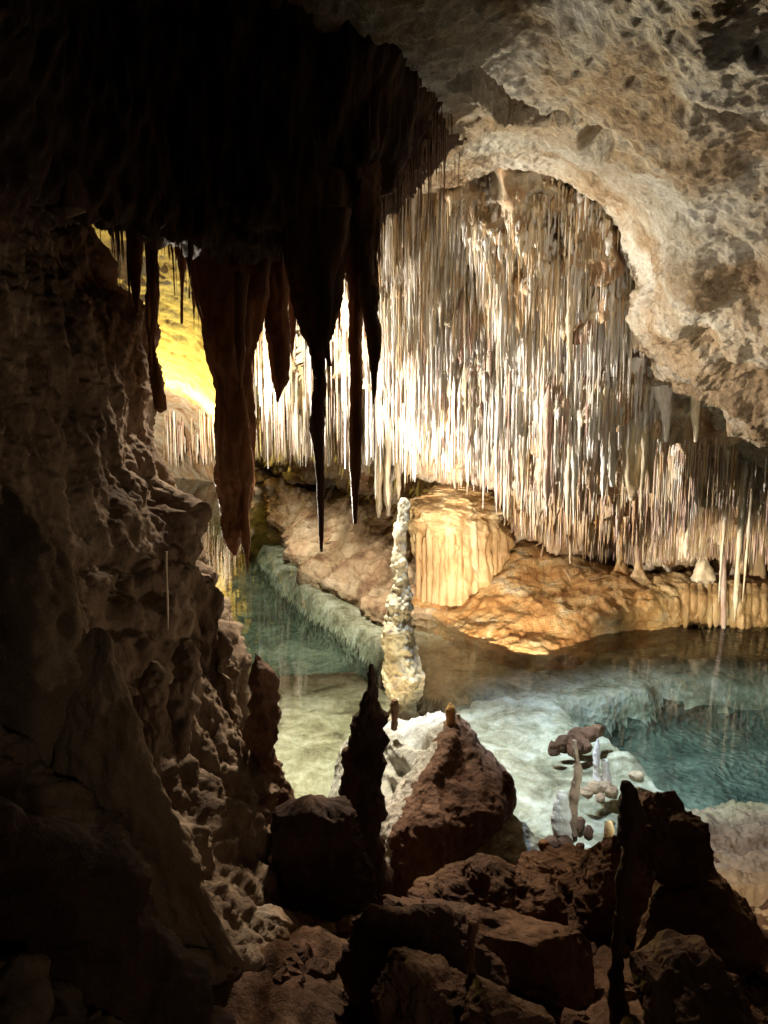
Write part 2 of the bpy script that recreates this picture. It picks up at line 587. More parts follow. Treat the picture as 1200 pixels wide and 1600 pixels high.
C = np.array(rows)
CREV = [(700, 128), (720, 118), (742, 114), (765, 132), (785, 155), (815, 172), (855, 184), (905, 187)]


def dceil(P):
    x, y = PROJ(P)
    d, t = polydist(x, y, CREV)
    wdt = 5 + 13 * np.sin(np.clip(t, 0, 1) * math.pi) ** .7
    hd = np.hypot((x - 930) / 30, (y - 226) / 30)
    g = -1.7 * (1 - sstep(.6, 1.05, d / wdt)) - .35 * (1 - sstep(.6, 1.1, hd))
    damp = (1 - .85 * np.exp(-(d / 60) ** 2)) * (1 - .6 * np.exp(-hd ** 2 / 4))
    big = .30 * fbm(P * .40, 2, 21)
    med = .07 * fbm(P * np.array([1.3, 1.3, 2.2]), 5, 31, .62)
    pit = -.03 * np.clip(.5 - cell(P * 11.0, 41), 0, 1) * sstep(-.1, .5, fbm(P * .8, 2, 44))
    ca, sa = math.cos(.62), math.sin(.62)
    Q = np.stack([P[..., 0] * ca - P[..., 2] * sa, P[..., 1], (P[..., 0] * sa + P[..., 2] * ca)], -1)
    lay = .12 * ridge(Q * np.array([.9, .9, 3.4]), 5, 51, .55) * sstep(330, 520, y + .25 * (x - 1000)) * sstep(900, 1000, x)
    lay = lay + .03 * ridge(Q * np.array([.8, .8, 2.6]), 4, 56)
    fine = .03 * fbm(P * 9, 3, 61, .6)
    return g + damp * (big * .5 + med) + pit + damp * lay + fine + .3 * feat(P, [
        (770, 150, 130, 45, 35, .30), (870, 28, 220, 20, 6, -.40), (1050, 62, 220, 22, 8, .3),
        (1080, 175, 130, 16, 6, -.35), (1100, 520, 45, 14, 35, -.5), (1130, 420, 90, 50, 30, .25), (850, 230, 55, 40, 20, -.25),
        (1100, 640, 50, 16, 40, -.35), (1170, 270, 25, 30, 0, -.25), (1040, 450, 30, 20, 30, -.25), (1000, 260, 60, 20, 20, .2)])


Pc, _ = patch(C, 380, 430, dceil)
place('cave_ceiling', Pc, M['ceil'], kind='structure')

# ================================================================== UPPER LEFT CEILING with the dark hanging cluster
UX = [-150, 0, 120, 220, 320, 420, 520, 590, 650, 700, 735]
low = lut([-150, 0, 120, 200, 300, 400, 480, 560, 600, 650, 690, 705, 735], [330, 330, 320, 345, 375, 380, 370, 330, 330, 275, 240, 200, 140])
dep = lut([-150, 120, 300, 500, 600, 700, 735], [5.4, 6.6, 7.2, 7.4, 7.6, 8.4, 9.0])
tpy = lut([-150, 400, 520, 560, 640, 690, 735], [-380, -380, -380, -330, -250, -200, -150])
rows = []
for t, dy in ((0, -2.2), (.3, -1.8), (.55, -1.5), (.75, -1.35), (.9, -1.2), (1, -.9), (1.0, .4), (.85, 1.2), (.5, 1.8), (.1, 2.4)):
    rows.append([W(x, tpy(x) + (low(x) - tpy(x)) * t, max(2.5, dep(x) + dy)) for x in UX])
C = np.array(rows)
Pu, _ = patch(C, 200, 260, lambda P: .14 * (.5 - cell(P * np.array([5, 5, .7]), 71)) + .10 * (.5 - cell(P * np.array([12, 12, 1.0]), 72)) + .06 * fbm(P * np.array([7, 7, .9]), 4, 75) + .15 * fbm(P * .9, 2, 78))
place('cave_roof_overhang', Pu, M['unlit_rock'], kind='structure')

# ================================================================== LEFT WALL
sil = lut([-100, 0, 50, 290, 310, 345, 440, 490, 560, 600, 640, 720, 760, 850, 890, 930, 980, 1030, 1120, 1180, 1250, 1330, 1400, 1440, 1520, 1700],
          [60, 68, 72, 100, 128, 146, 168, 198, 214, 212, 222, 242, 254, 286, 298, 330, 358, 384, 396, 404, 424, 432, 438, 430, 380, 330])
wdep = lut([-100, 300, 600, 900, 1100, 1300, 1500, 1700], [6.9, 6.9, 6.7, 6.3, 5.9, 5.3, 4.3, 3.2])
ys = [-120, 0, 120, 240, 300, 350, 420, 490, 560, 620, 690, 760, 830, 900, 960, 1030, 1100, 1180, 1260, 1340, 1420, 1500, 1600, 1700]
rows = []
for y in ys:
    s, Y = float(sil(y)), float(wdep(y))
    r = []
    for t, k in ((0, -2.9), (.2, -2.3), (.4, -1.7), (.6, -1.05), (.78, -.55), (.9, -.22), (.97, -.04)):
        r.append(W(-220 + (s + 220) * t, y, max(2.2, Y + k)))
    r.append(W(s, y, Y + .12))
    r.append(W(s - 8, y, Y + .6))
    r.append(W(s - 40, y, Y + 1.6))
    r.append(W(s - 120, y, Y + 3.0))
    rows.append(r)


def dwall(P):
    x, y = PROJ(P)
    lumps = .20 * (.55 - cell(P * np.array([3.6, 3.6, 1.3]) + .35 * fbm(P * 1.5, 2, 90)[..., None], 91))
    l2 = .20 * (.5 - cell(P * np.array([7.0, 7.0, 1.7]) + .4 * fbm(P * 3, 2, 94)[..., None], 95))
    l3 = .045 * (.5 - cell(P * np.array([15, 15, 4.5]) + .6 * fbm(P * 7, 2, 98)[..., None], 97)) + .02 * fbm(P * 30, 3, 96)
    big = .28 * fbm(P * np.array([1.0, 1.0, .5]), 3, 99)
    shelf = .10 * ridge(P * np.array([.6, .6, 1.6]), 3, 101) * sstep(800, 950, y)
    return (lumps + l2 + l3 + big + shelf) * .8 + feat(P, [
        (300, 640, 26, 60, 0, .06), (330, 700, 18, 40, 0, .06), (270, 860, 18, 90, 0, .16), (285, 1080, 20, 70, 0, .15), (238, 1110, 22, 70, 5, .2)])


Pw, _ = patch(np.array(rows), 520, 300, dwall)
place('cave_left_wall', Pw, M['wall'], kind='structure')

# ================================================================== LAKE BED and WATER
gx = np.linspace(-16, 16, 560)
gy = 3.6 + (48 - 3.6) * np.linspace(0, 1, 640) ** 1.7
X, Y = np.meshgrid(gx, gy)
P0 = np.stack([X, Y, np.full_like(X, -.3)], -1)
px, py = PROJ(P0)
wob = 16 * fbm(P0 * np.array([.9, .9, 1]), 3, 111)
SHELF = [(380, 700), (380, 790), (395, 840), (430, 892), (490, 942), (560, 985), (600, 1015), (650, 1052), (720, 1085), (800, 1104), (900, 1104), (990, 1088),
         (1090, 1072), (1300, 1070), (1300, 800), (900, 780), (600, 740)]
SH1 = [(415, 1062), (440, 1050), (500, 1045), (560, 1050), (612, 1075), (640, 1120), (640, 1200), (610, 1400), (430, 1400), (400, 1200)]
SH2 = [(640, 1150), (690, 1118), (740, 1096), (815, 1084), (860, 1100), (915, 1132), (960, 1170), (1000, 1196), (1050, 1250), (1100, 1285), (1200, 1310), (1200, 1500), (600, 1500)]
SH3 = [(1075, 1222), (1110, 1208), (1150, 1212), (1220, 1195), (1300, 1190), (1300, 1400), (1100, 1400)]
SH4 = [(690, 1085), (760, 1075), (820, 1085), (880, 1130), (870, 1160), (760, 1150)]
z = np.full_like(X, -1.0) + .14 * fbm(P0 * .7, 4, 115)


def lift(z, poly, top, soft, wamp=1):
    s = inside(px + wob * wamp, py + wob * .5 * wamp, poly)
    k = sstep(-soft, soft, s)
    return z * (1 - k) + top * k


z = lift(z, SHELF, -.30 + .05 * fbm(P0 * 1.2, 3, 121), 11)
z = lift(z, SH4, -.7, 10)
z = lift(z, SH3, -.7 + .15 * fbm(P0 * 1.5, 3, 125), 10)
z = lift(z, SH1, -.28 + .05 * fbm(P0 * 1.5, 3, 131), 10, .6)
z = lift(z, SH2, -.22 + .07 * fbm(P0 * 1.4, 3, 135), 6, .6)
blobs = cell(P0 * 1.8, 141)
z += .035 * fbm(P0 * 5, 4, 145) * (.4 + .6 * sstep(0, .6, fbm(P0 * .9, 2, 149))) + .012 * ridge(P0 * 2.5, 3, 147)
z = np.minimum(z, -.06)
lb_ = place('lake_bed', np.stack([X, Y, z], -1), [M['bed'], M['silt_shade']], kind='structure')
zq = ((z[:-1, :-1] + z[1:, 1:]) / 2).ravel()
lb_.data.polygons.foreach_set('material_index', (zq < -.72 + .10 * wob[:-1, :-1].ravel() / 16).astype(np.int32))  # deep floor: dark silt that also stands in for light lost in depth

bx0, bx1, by0, by1, bz = -17, 17, 3.0, 49, -3.6
v = np.array([[bx0, by0, bz], [bx1, by0, bz], [bx1, by1, bz], [bx0, by1, bz], [bx0, by0, 0], [bx1, by0, 0], [bx1, by1, 0], [bx0, by1, 0]], float)
q = [[3, 2, 1, 0], [4, 5, 6, 7], [0, 1, 5, 4], [1, 2, 6, 5], [2, 3, 7, 6], [3, 0, 4, 7]]
put('lake_water', mesh_np('lake_water', v, q, M['water'], smooth=False), kind='structure')

# ================================================================== FAR SHORE MOUNDS
def mound(name, shore, mid, top, back, dfun, mat, n=170, m=240, **kw):
    shore = np.array(shore, float)
    sh = G(shore[:, 0], shore[:, 1], 0.0)
    rows = []
    for dz, dy in ((-1.6, -1.1), (-.7, -.45), (-.25, -.12)):
        q_ = sh.copy()
        q_[:, 2] += dz
        q_[:, 1] += dy
        rows.append(q_)
    rows.append(sh)
    for r in mid + [top]:
        r = np.array(r, float)
        rows.append(W(r[:, 0], r[:, 1], r[:, 2]))
    t = rows[-1].copy()
    t[:, 1] += back
    t[:, 2] -= .25
    rows.append(t)
    t2 = t.copy()
    t2[:, 1] += back
    t2[:, 2] -= 1.6
    rows.append(t2)
    P, _ = patch(np.array(rows), n, m, dfun)
    return place(name, P, mat, **kw)


def dm(P):
    return .16 * fbm(P * 1.3, 5, 151) + .10 * ridge(P * np.array([1.5, 1.5, 3]), 4, 155) + .03 * fbm(P * 8, 3, 158)


mound('brown_mound',
      [(372, 738), (400, 758), (425, 795), (445, 842), (477, 886), (530, 915), (580, 940), (630, 955), (700, 962)],
      [[(380, 735, 33.5), (412, 752, 30), (455, 785, 27.0), (490, 825, 23.2), (530, 860, 20.2), (575, 880, 18.4), (615, 900, 17.5), (655, 915, 17.0), (710, 925, 17)],
       [(385, 730, 34.5), (425, 742, 32), (480, 762, 28.5), (530, 790, 25), (570, 815, 22.4), (605, 835, 20.4), (635, 855, 19.4), (665, 870, 18.6), (715, 880, 18.4)]],
      [(390, 728, 36), (435, 736, 34), (500, 745, 31), (550, 757, 27.5), (590, 772, 24.5), (615, 784, 22.5), (640, 790, 21), (670, 795, 20.5), (720, 800, 20)],
      1.2, dm, M['mound'], label='brown sloping rock mound rising from the far shore behind the tall stalagmite', cat='rock mound')


def dor(P):
    x, y = PROJ(P)
    return .08 * fbm(P * 1.3, 5, 161) + .035 * ridge(P * np.array([1.6, 1.6, 5.5]), 4, 165) + .02 * fbm(P * 9, 3, 168) + \
        .10 * (.5 - cell(P * np.array([4, 4, 1.5]), 169)) * sstep(880, 980, x)


mound('orange_mound',
      [(640, 945), (690, 965), (735, 992), (790, 1010), (845, 1017), (905, 1004), (965, 987), (1030, 980), (1052, 965), (1066, 950)],
      [[(650, 935, 16.3), (700, 945, 15.8), (745, 955, 15.0), (800, 965, 14.4), (850, 970, 14.1), (905, 962, 14.1), (965, 948, 14.3), (1020, 942, 14.5), (1046, 940, 15), (1064, 935, 15.4)],
       [(660, 915, 17), (710, 915, 16.6), (755, 905, 16.2), (805, 910, 15.6), (855, 920, 15.3), (905, 915, 15.2), (960, 910, 15.2), (1008, 915, 15.2), (1036, 922, 15.6), (1060, 925, 16)]],
      [(670, 880, 18.4), (720, 860, 18.2), (772, 845, 17.8), (815, 850, 17.2), (860, 865, 16.9), (905, 878, 16.6), (958, 890, 16.4), (1002, 900, 16.2), (1030, 912, 16.4), (1056, 920, 16.8)],
      .8, dor, M['orange'], label='wide orange rock mound at the water beneath the curtain of straws', cat='rock mound')


def ddr(P):
    x, y = PROJ(P)
    front = sstep(915, 945, y)
    return .10 * fbm(P * 1.6, 4, 171) + front * .20 * (.5 - cell(P * np.array([5.5, 5.5, .5]), 172)) + .08 * (.5 - cell(P * np.array([3, 3, 2]), 173)) + .02 * fbm(P * 9, 3, 178)


rows = []
xs = [1012, 1040, 1070, 1110, 1150, 1200, 1260, 1330]
for yy, Yk, sag in ((905, 17.4, 0), (898, 16.6, 0), (902, 15.8, 0), (915, 15.1, 0), (935, 14.75, 1), (958, 14.6, 2), (974, 14.55, 8), (978, 14.9, 8), (972, 15.6, 6)):
    rows.append([W(x, yy + sag * math.sin(k * 1.7) * .9 - (18 if k == 0 and yy > 930 else 0), Yk + (.35 if k == 0 else 0)) for k, x in enumerate(xs)])
Pd, _ = patch(np.array(rows), 150, 260, ddr)
place('draped_ledge', Pd, M['block'], label='cream ledge with a fringe of flowstone drapery touching the lake at the far right', cat='flowstone')


def d_tite(P):
    return .05 * fbm(P * np.array([5, 5, 1.3]), 4, 221) + .035 * (.5 - cell(P * np.array([11, 11, 4]), 223))


def dbl(P):
    x, y = PROJ(P)
    k = sstep(800, 850, y)
    return k * .26 * (.5 - cell(P * np.array([4.6, 4.6, .22]), 181)) + .17 * fbm(P * 1.5, 4, 183) + (1 - k) * .14 * ridge(P * np.array([2, 2, 5]), 4, 185) + .03 * (.5 - cell(P * np.array([12, 12, 1.5]), 187))


Pk = loft([(755, 712, 730, .5), (763, 690, 752, .4), (776, 668, 764, .25), (792, 655, 772, .1), (818, 649, 782, 0), (850, 648, 792, 0), (890, 649, 792, 0), (925, 653, 785, .05),
           (955, 662, 775, .1), (985, 680, 770, .1)], 16.6, 150, 220, .9, dbl)
place_loft('fluted_block', Pk, M['block'], label='tall golden block of fluted flowstone at the water between the two mounds', cat='flowstone')

BK = bpy.data.objects['fluted_block']
for k, x in enumerate([655, 663, 672, 682, 693, 706, 718, 729, 741, 752, 763, 773, 782]):
    yb = float(np.interp(x, [650, 690, 720, 750, 785], [945, 962, 946, 920, 880]))
    yt = 828 + 14 * math.sin(k * 2.1) + (10 if x > 750 else 0)
    wq = [5, 4, 5, 7, 6, 7, 6, 6, 7, 5, 6, 5, 4][k]
    Yq = 16.62 - .86 * math.sqrt(max(.02, 1 - ((x - 720) / 72) ** 2))
    o_ = place_loft('flute', loft([(yt, x - wq * .6, x + wq * .6, .10), (yt + 18, x - wq, x + wq, .02), ((yt + yb) / 2, x - wq * .95, x + wq * .95, -.02), (yb - 12, x - wq * 1.1, x + wq * 1.1, -.05), (yb + 4, x - wq * .7, x + wq * .7, -.05)],
                                  Yq, 60, 16, .9, d_tite, .8), M['block'], base='top')
    o_.parent = BK
    o_.location = o_.location - BK.location
LG = bpy.data.objects['draped_ledge']
x = 1048
k = 0
while x < 1240:
    wq = 5 + 3.2 * abs(math.sin(k * 1.9))
    yb = 966 + 12 * math.sin(k * 1.3) * math.sin(k * .37 + 1) + 8 + (x > 1090) * 4
    Yq = 14.62 + (.25 if x < 1065 else 0)
    o_ = place_loft('drape', loft([(912, x - wq * .6, x + wq * .6, .30), (928, x - wq, x + wq, .06), (948, x - wq, x + wq, -.05), (yb - 8, x - wq * .7, x + wq * .7, -.06), (yb + 3, x - 1, x + 1, -.06)],
                                  Yq, 50, 14, .9, d_tite, .8), M['block'], base='top')
    o_.parent = LG
    o_.location = o_.location - LG.location
    x += wq * 1.75
    k += 1

# right-hand sand shore
rows = []
for yy, zz in ((1270, -.9), (1284, -.15), (1292, .05), (1320, .18), (1350, .25), (1400, .30), (1460, .30), (1560, .35)):
    rows.append([G(x, yy + (8 if x < 1100 else 0), zz) for x in (1020, 1070, 1110, 1160, 1220, 1300, 1450)])
Ps, _ = patch(np.array(rows), 170, 200, lambda P: .10 * fbm(P * 2.0, 4, 191) + .05 * ridge(P * np.array([2, 5, 2]), 4, 192) + .02 * fbm(P * 14, 3, 194))
place('sandy_shore', Ps, M['sand'], kind='structure')

# ================================================================== NEAR GROUND
rows = []
for yy, Ys in ((1250, [8.2, 7.6, 7.0, 7.2, 7.4, 7.2, 7.0, 6.9]), (1300, [6.9, 6.6, 6.3, 6.5, 6.9, 6.7, 6.3, 6.2]), (1370, [5.6, 5.5, 5.3, 5.6, 6.1, 5.9, 5.4, 5.2]),
               (1420, [4.9, 4.8, 4.7, 5.0, 5.4, 5.2, 4.8, 4.6]), (1480, [4.2, 4.2, 4.2, 4.4, 4.6, 4.4, 4.1, 4.0]), (1560, [3.6, 3.6, 3.6, 3.8, 3.8, 3.7, 3.5, 3.4]),
               (1700, [2.6] * 8), (2000, [1.9] * 8)):
    rows.append([W(x, yy + 90 if yy < 1400 else yy + 40, Y) for x, Y in zip([250, 380, 480, 600, 760, 900, 1080, 1350], Ys)])
Pg, _ = patch(np.array(rows), 180, 260, lambda P: .16 * fbm(P * 1.5, 4, 201) + .10 * (.5 - cell(P * 3, 203)) + .03 * fbm(P * 9, 3, 205))
place('cave_ground', Pg, M['boulder'], kind='structure')

# ================================================================== DISPLACEMENT FUNCTIONS for lofts
def d_rock(P):
    return .12 * fbm(P * 1.3, 5, 211, .5) + .06 * ridge(P * np.array([1.8, 1.8, 3.2]), 5, 213, .6) + .02 * fbm(P * 14, 3, 215)


def d_hang(P):
    return .06 * fbm(P * np.array([5, 5, 1.1]), 4, 221) + .05 * (.5 - cell(P * np.array([10, 10, 2.2]), 223)) + .022 * (.5 - cell(P * np.array([26, 26, 18]), 225))


def d_mite(P):
    return .06 * fbm(P * np.array([4, 4, 5]), 4, 231) + .07 * (.5 - cell(P * np.array([6, 6, 8]), 233)) + .015 * fbm(P * 22, 2, 235)


def d_soft(P):
    return .10 * fbm(P * np.array([2.4, 2.4, 1.0]), 4, 241) + .05 * (.5 - cell(P * np.array([6, 6, 2.2]) + .5 * fbm(P * 3, 2, 246)[..., None], 245)) + .014 * fbm(P * np.array([26, 26, 14]), 3, 243)


# flowstone masses on the left wall
place_loft('smooth_flowstone', loft([(985, 136, 166), (1020, 126, 184), (1080, 112, 208), (1150, 90, 228), (1250, 74, 268), (1330, 96, 302), (1400, 205, 335), (1480, 285, 372), (1530, 342, 388), (1590, 350, 392)],
                                    4.0, 150, 110, .42, d_soft), M['smooth'],
           label='smooth grainy tongue of flowstone running down the left wall to the floor', cat='flowstone')
place_loft('rounded_flowstone', loft([(745, -200, 10), (790, -210, 60), (860, -220, 118), (950, -220, 146), (1050, -220, 134), (1150, -210, 112), (1215, -200, 72), (1290, -190, 30), (1380, -190, -20)],
                                     4.0, 140, 120, .35, d_soft), M['smooth'],
           label='rounded bulging flowstone apron at the left edge beside the lumpy wall', cat='flowstone')
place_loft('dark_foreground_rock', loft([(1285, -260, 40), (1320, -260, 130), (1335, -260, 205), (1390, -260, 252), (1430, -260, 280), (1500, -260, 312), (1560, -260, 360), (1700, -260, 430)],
                                        2.7, 120, 130, .4, lambda P: .7 * d_rock(P)), M['unlit_rock'],
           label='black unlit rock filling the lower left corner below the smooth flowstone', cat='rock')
place_loft('ribbed_column', loft([(-60, 66, 108), (60, 64, 104), (160, 66, 103), (230, 64, 108), (270, 60, 118), (300, 72, 124), (330, 80, 126)], 5.4, 120, 50, .8, d_tite), M['dark'],
           label='dim brown ribbed column standing on the ledge at the upper left', cat='column')
place_loft('dark_stalagmite', loft([(1022, 394, 404), (1040, 390, 418), (1080, 388, 432), (1130, 386, 441), (1170, 388, 436), (1195, 392, 440), (1230, 394, 450), (1265, 398, 449), (1300, 400, 440), (1420, 400, 450)],
                                   5.7, 130, 60, .8, d_mite), M['dark'],
           label='knobbly dark stalagmite column standing against the edge of the left wall', cat='stalagmite')
for rws, Yk, nm, lb in [
        ([(1035, 232, 246), (1060, 220, 260), (1110, 214, 262), (1160, 222, 252), (1185, 228, 242)], 4.75, 'wall_nodule', 'pale teardrop nodule hanging on the left wall above the smooth tongue'),
        ([(1000, 280, 300), (1040, 268, 316), (1100, 262, 304), (1150, 268, 296), (1185, 276, 290)], 4.9, 'wall_nodule', 'brown drooping nodule on the left wall beside the pale teardrop one')]:
    place_loft(nm, loft(rws, Yk, 70, 40, .7, d_mite), M['wall'], label=lb, cat='nodule', group='nodules on the left wall')
place_loft('wall_straw', loft([(862, 257, 262), (900, 258, 262), (950, 260, 264), (985, 262, 263)], 5.0, 40, 10, 1, None), M['cream'], base='top',
           label='thin pale straw stalactite hanging alone in front of the left wall', cat='stalactite')

# ================================================================== HANGING DARK STALACTITES (nearest cluster)
big = [
    # rows, depth, material, label
    ([(250, 290, 460), (400, 300, 412), (470, 309, 402), (540, 322, 392), (620, 336, 389), (700, 340, 396), (745, 342, 396), (765, 344, 388), (800, 347, 380), (830, 351, 377), (850, 357, 373), (862, 363, 370), (868, 366, 368)],
     6.6, 'rust', 'massive rust brown stalactite column with a split lower end, widest of the hanging group'),
    ([(300, 405, 470), (420, 414, 450), (500, 420, 450), (560, 425, 448), (595, 429, 446), (612, 432, 439), (628, 433, 435)], 6.7, 'dark', 'dark blunt stalactite ending in a small nipple just right of the massive column'),
    ([(280, 440, 545), (400, 455, 535), (460, 463, 528), (520, 470, 516), (560, 478, 512), (600, 484, 514), (650, 487, 512), (720, 494, 509), (800, 498, 506), (862, 501, 503)], 6.4, 'dark',
     'long black dagger stalactite reaching down over the brown mound, its tip lowest of the daggers'),
    ([(330, 500, 545), (430, 503, 526), (490, 503, 520), (535, 502, 516), (572, 512, 518)], 6.3, 'dark', 'short curved side spike touching the long black dagger'),
    ([(280, 520, 590), (400, 534, 574), (470, 544, 566), (540, 547, 567), (600, 549, 562), (680, 549, 561), (760, 551, 559), (818, 554, 556)], 6.6, 'rust', 'slim reddish brown stalactite with a wavy outline beside the long dagger'),
    ([(250, 548, 600), (360, 558, 598), (450, 563, 597), (510, 569, 594), (560, 577, 590), (600, 581, 587), (632, 582, 584)], 6.5, 'dark', 'black stalactite at the right end of the hanging group against the white curtain'),
    ([(280, 222, 246), (400, 226, 245), (480, 226, 245), (540, 229, 246), (570, 228, 250), (600, 232, 256), (640, 238, 262)], 6.3, 'rust', 'brown stalactite that joins the left wall like a column'),
    ([(290, 196, 222), (400, 199, 220), (450, 204, 219), (490, 210, 218)], 6.4, 'rust', 'tapered brown stalactite beside the left wall, in front of the yellow glow'),
    ([(290, 270, 320), (420, 296, 307), (480, 301, 305), (528, 302, 304)], 6.9, 'dark', 'needle thin black stalactite over the yellow ceiling, left of the massive column'),
    ([(290, 262, 300), (400, 278, 289), (460, 282, 286), (506, 283, 285)], 7.0, 'dark', 'slender black stalactite crossing the middle of the yellow glow'),
    ([(330, 284, 306), (385, 288, 304), (430, 291, 300), (466, 295, 297)], 6.0, 'dark', 'added short dark spike nearest the camera, over a bright fleck by the yellow glow'),  # spike put in to cover a bright fleck on the overhang
    ([(300, 452, 478), (420, 452, 462), (500, 453, 460), (566, 455, 457)], 7.0, 'dark', 'thin dark spike in the gap between the blunt stalactite and the long dagger'),
    ([(300, 386, 412), (460, 389, 399), (540, 391, 397), (590, 393, 395)], 6.9, 'dark', 'narrow dark stalactite clinging to the right edge of the massive column'),
    ([(430, 358, 388), (520, 366, 384), (570, 370, 382), (605, 375, 379)], 6.05, 'rust', 'short rusty curtain spike on the face of the massive column'),
]
HS = []
for rws, Yk, mt, lb in big:
    wd = max(r[2] - r[1] for r in rws[1:])
    if rws[0][0] == 430 or rws[0][:2] == (330, 500):
        par = HS[0] if rws[0][0] == 430 else HS[2]
        k_ = place_loft('side_spike', loft(rws, Yk, 60, 22, .8, d_tite), M[mt], base='top', label=lb)
        k_.parent = par
        k_.location = k_.location - par.location
        continue
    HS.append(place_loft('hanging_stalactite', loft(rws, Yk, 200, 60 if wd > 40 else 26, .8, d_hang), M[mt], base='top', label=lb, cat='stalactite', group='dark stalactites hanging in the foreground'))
# the split lower right point of the massive column
k_ = place_loft('curled_tip', loft([(600, 372, 380), (680, 372, 390), (745, 376, 396), (765, 380, 390), (800, 382, 387), (840, 379, 391), (862, 381, 391), (878, 384, 389), (893, 386, 388)], 6.5, 80, 22, .8, d_tite), M['rust'], base='top',
                label='curled lower tip at the right side of the massive column')
k_.parent = HS[0]
k_.location = k_.location - HS[0].location


# unit stalactite variants (radius 1 at the root, length 1 downward)
def unit_tite(kind, seed, n=16, m=8):
    r = np.random.default_rng(seed)
    t = np.linspace(0, 1, n)
    if kind == 'straw':
        rad = .66 - .42 * t + .18 * np.exp(-t * 10)
        rad = rad * (1 + .16 * r.standard_normal(n))
        rad[-1] = .12
        rad[-2] *= .8
    elif kind == 'cone':
        rad = (1 - t) ** .8 * .95 + .06
        rad = rad * (1 + .10 * r.standard_normal(n))
        rad[-1] = .03
    else:
        rad = .75 - .1 * t + .2 * np.sin(t * 9 + r.random() * 6) * (t > .1) + .15 * np.exp(-t * 12)
        rad *= np.minimum(1, (1 - t) * 6 + .1)
    a = np.linspace(0, 2 * math.pi, m, endpoint=False) + r.random()
    wx = np.cumsum(r.standard_normal(n)) * .05
    wy = np.cumsum(r.standard_normal(n)) * .05
    jit = 1 + .16 * r.standard_normal((n, m))
    P = np.zeros((n, m, 3))
    P[..., 0] = rad[:, None] * np.cos(a) * jit + wx[:, None]
    P[..., 1] = rad[:, None] * np.sin(a) * jit + wy[:, None]
    P[..., 2] = -t[:, None] + .06
    P[0, :, :2] = P[1, :, :2].mean(0)
    P[0, :, 2] = .16
    return P


UN = {k: [unit_tite(k, 100 * i + s) for s in range(8)] for i, k in enumerate(('straw', 'cone', 'drip'))}
UL = {k: [unit_tite(k, 100 * i + s, 9, 5) for s in range(10)] for i, k in enumerate(('straw', 'cone', 'drip'))}
UM = {}


def unit_mesh(kind, i, mat):
    key = (kind, i, mat)
    if key not in UM:
        P = UN[kind][i]
        UM[key] = mesh_np('stalactite', P, gridq(P.shape[0], P.shape[1], True), M[mat])
    return UM[key]


ORD = ['first', 'second', 'third', 'fourth', 'fifth', 'sixth', 'seventh', 'eighth', 'ninth', 'tenth', 'eleventh', 'twelfth', 'thirteenth', 'fourteenth', 'fifteenth',
       'sixteenth', 'seventeenth', 'eighteenth', 'nineteenth', 'twentieth', 'twenty-first', 'twenty-second', 'twenty-third', 'twenty-fourth', 'twenty-fifth', 'twenty-sixth',
       'twenty-seventh', 'twenty-eighth', 'twenty-ninth', 'thirtieth']


def number_labels(objs):
    by = {}
    for x_, o_ in objs:
        by.setdefault(o_['label'], []).append((x_, o_))
    for l_, g_ in by.items():
        if len(g_) > 1:
            for n_, (x_, o_) in enumerate(sorted(g_, key=lambda t: t[0])):
                o_['label'] = l_ + ', ' + ORD[min(n_, 29)] + ' from the left'


# small dark stalactites under the overhang
n_small = 0
dark_spec = []
lowf = lambda x: float(low(x))
hang_tip = lut([150, 165, 185, 205, 250, 262, 280, 300, 330, 400, 410, 430, 470, 520, 560, 600, 640, 680, 700],
               [360, 400, 450, 470, 430, 410, 430, 440, 470, 450, 470, 520, 470, 480, 480, 430, 330, 300, 260])
for k in range(120):
    if k % 3 and k < 36:
        continue
    x = 160 + (600 - 160) * (k + random.random() * .8) / 120
    y0 = lowf(x) - 45
    y1 = hang_tip(x) + random.uniform(-35, 55) * (1 if x < 560 else .4)
    if 405 < x < 420 or 598 < x:
        y1 = min(y1, 430)
    Yk = float(dep(x)) + random.uniform(-.6, .5)
    dark_spec.append((x, y0, max(y1, y0 + 50), Yk, random.uniform(2.2, 5.5)))
zones = [(160, 235, 'small dark stalactite next to the left wall'),
         (235, 315, 'small black stalactite above the yellow ceiling'),
         (315, 400, 'small dark stalactite round the massive column top'),
         (400, 470, 'small dark stalactite above the bright gap'),
         (470, 545, 'small dark stalactite round the root of the long black dagger'),
         (545, 610, 'small dark stalactite at the right end of the hanging group')]
dark_objs = []
for x, y0, y1, Yk, wpx in dark_spec:
    a = W(x, y0, Yk)
    L_ = a[2] - W(x, y1, Yk)[2]
    r_ = wpx / 2 * Yk / F * 1.5
    lb = [z_[2] for z_ in zones if z_[0] <= x < z_[1] or (x >= 600 and z_[1] == 610)][0]
    dark_objs.append((x, put('stalactite', unit_mesh(random.choice(('cone', 'cone', 'drip')), random.randrange(8), random.choice(('dark', 'dark', 'rust'))), tuple(a),
        label=lb, cat='stalactite', group=lb.replace('small', 'row of small').replace('stalactite', 'stalactites'), rot=(0, 0, random.random() * 6), scale=(r_, r_, L_))))

number_labels(dark_objs)


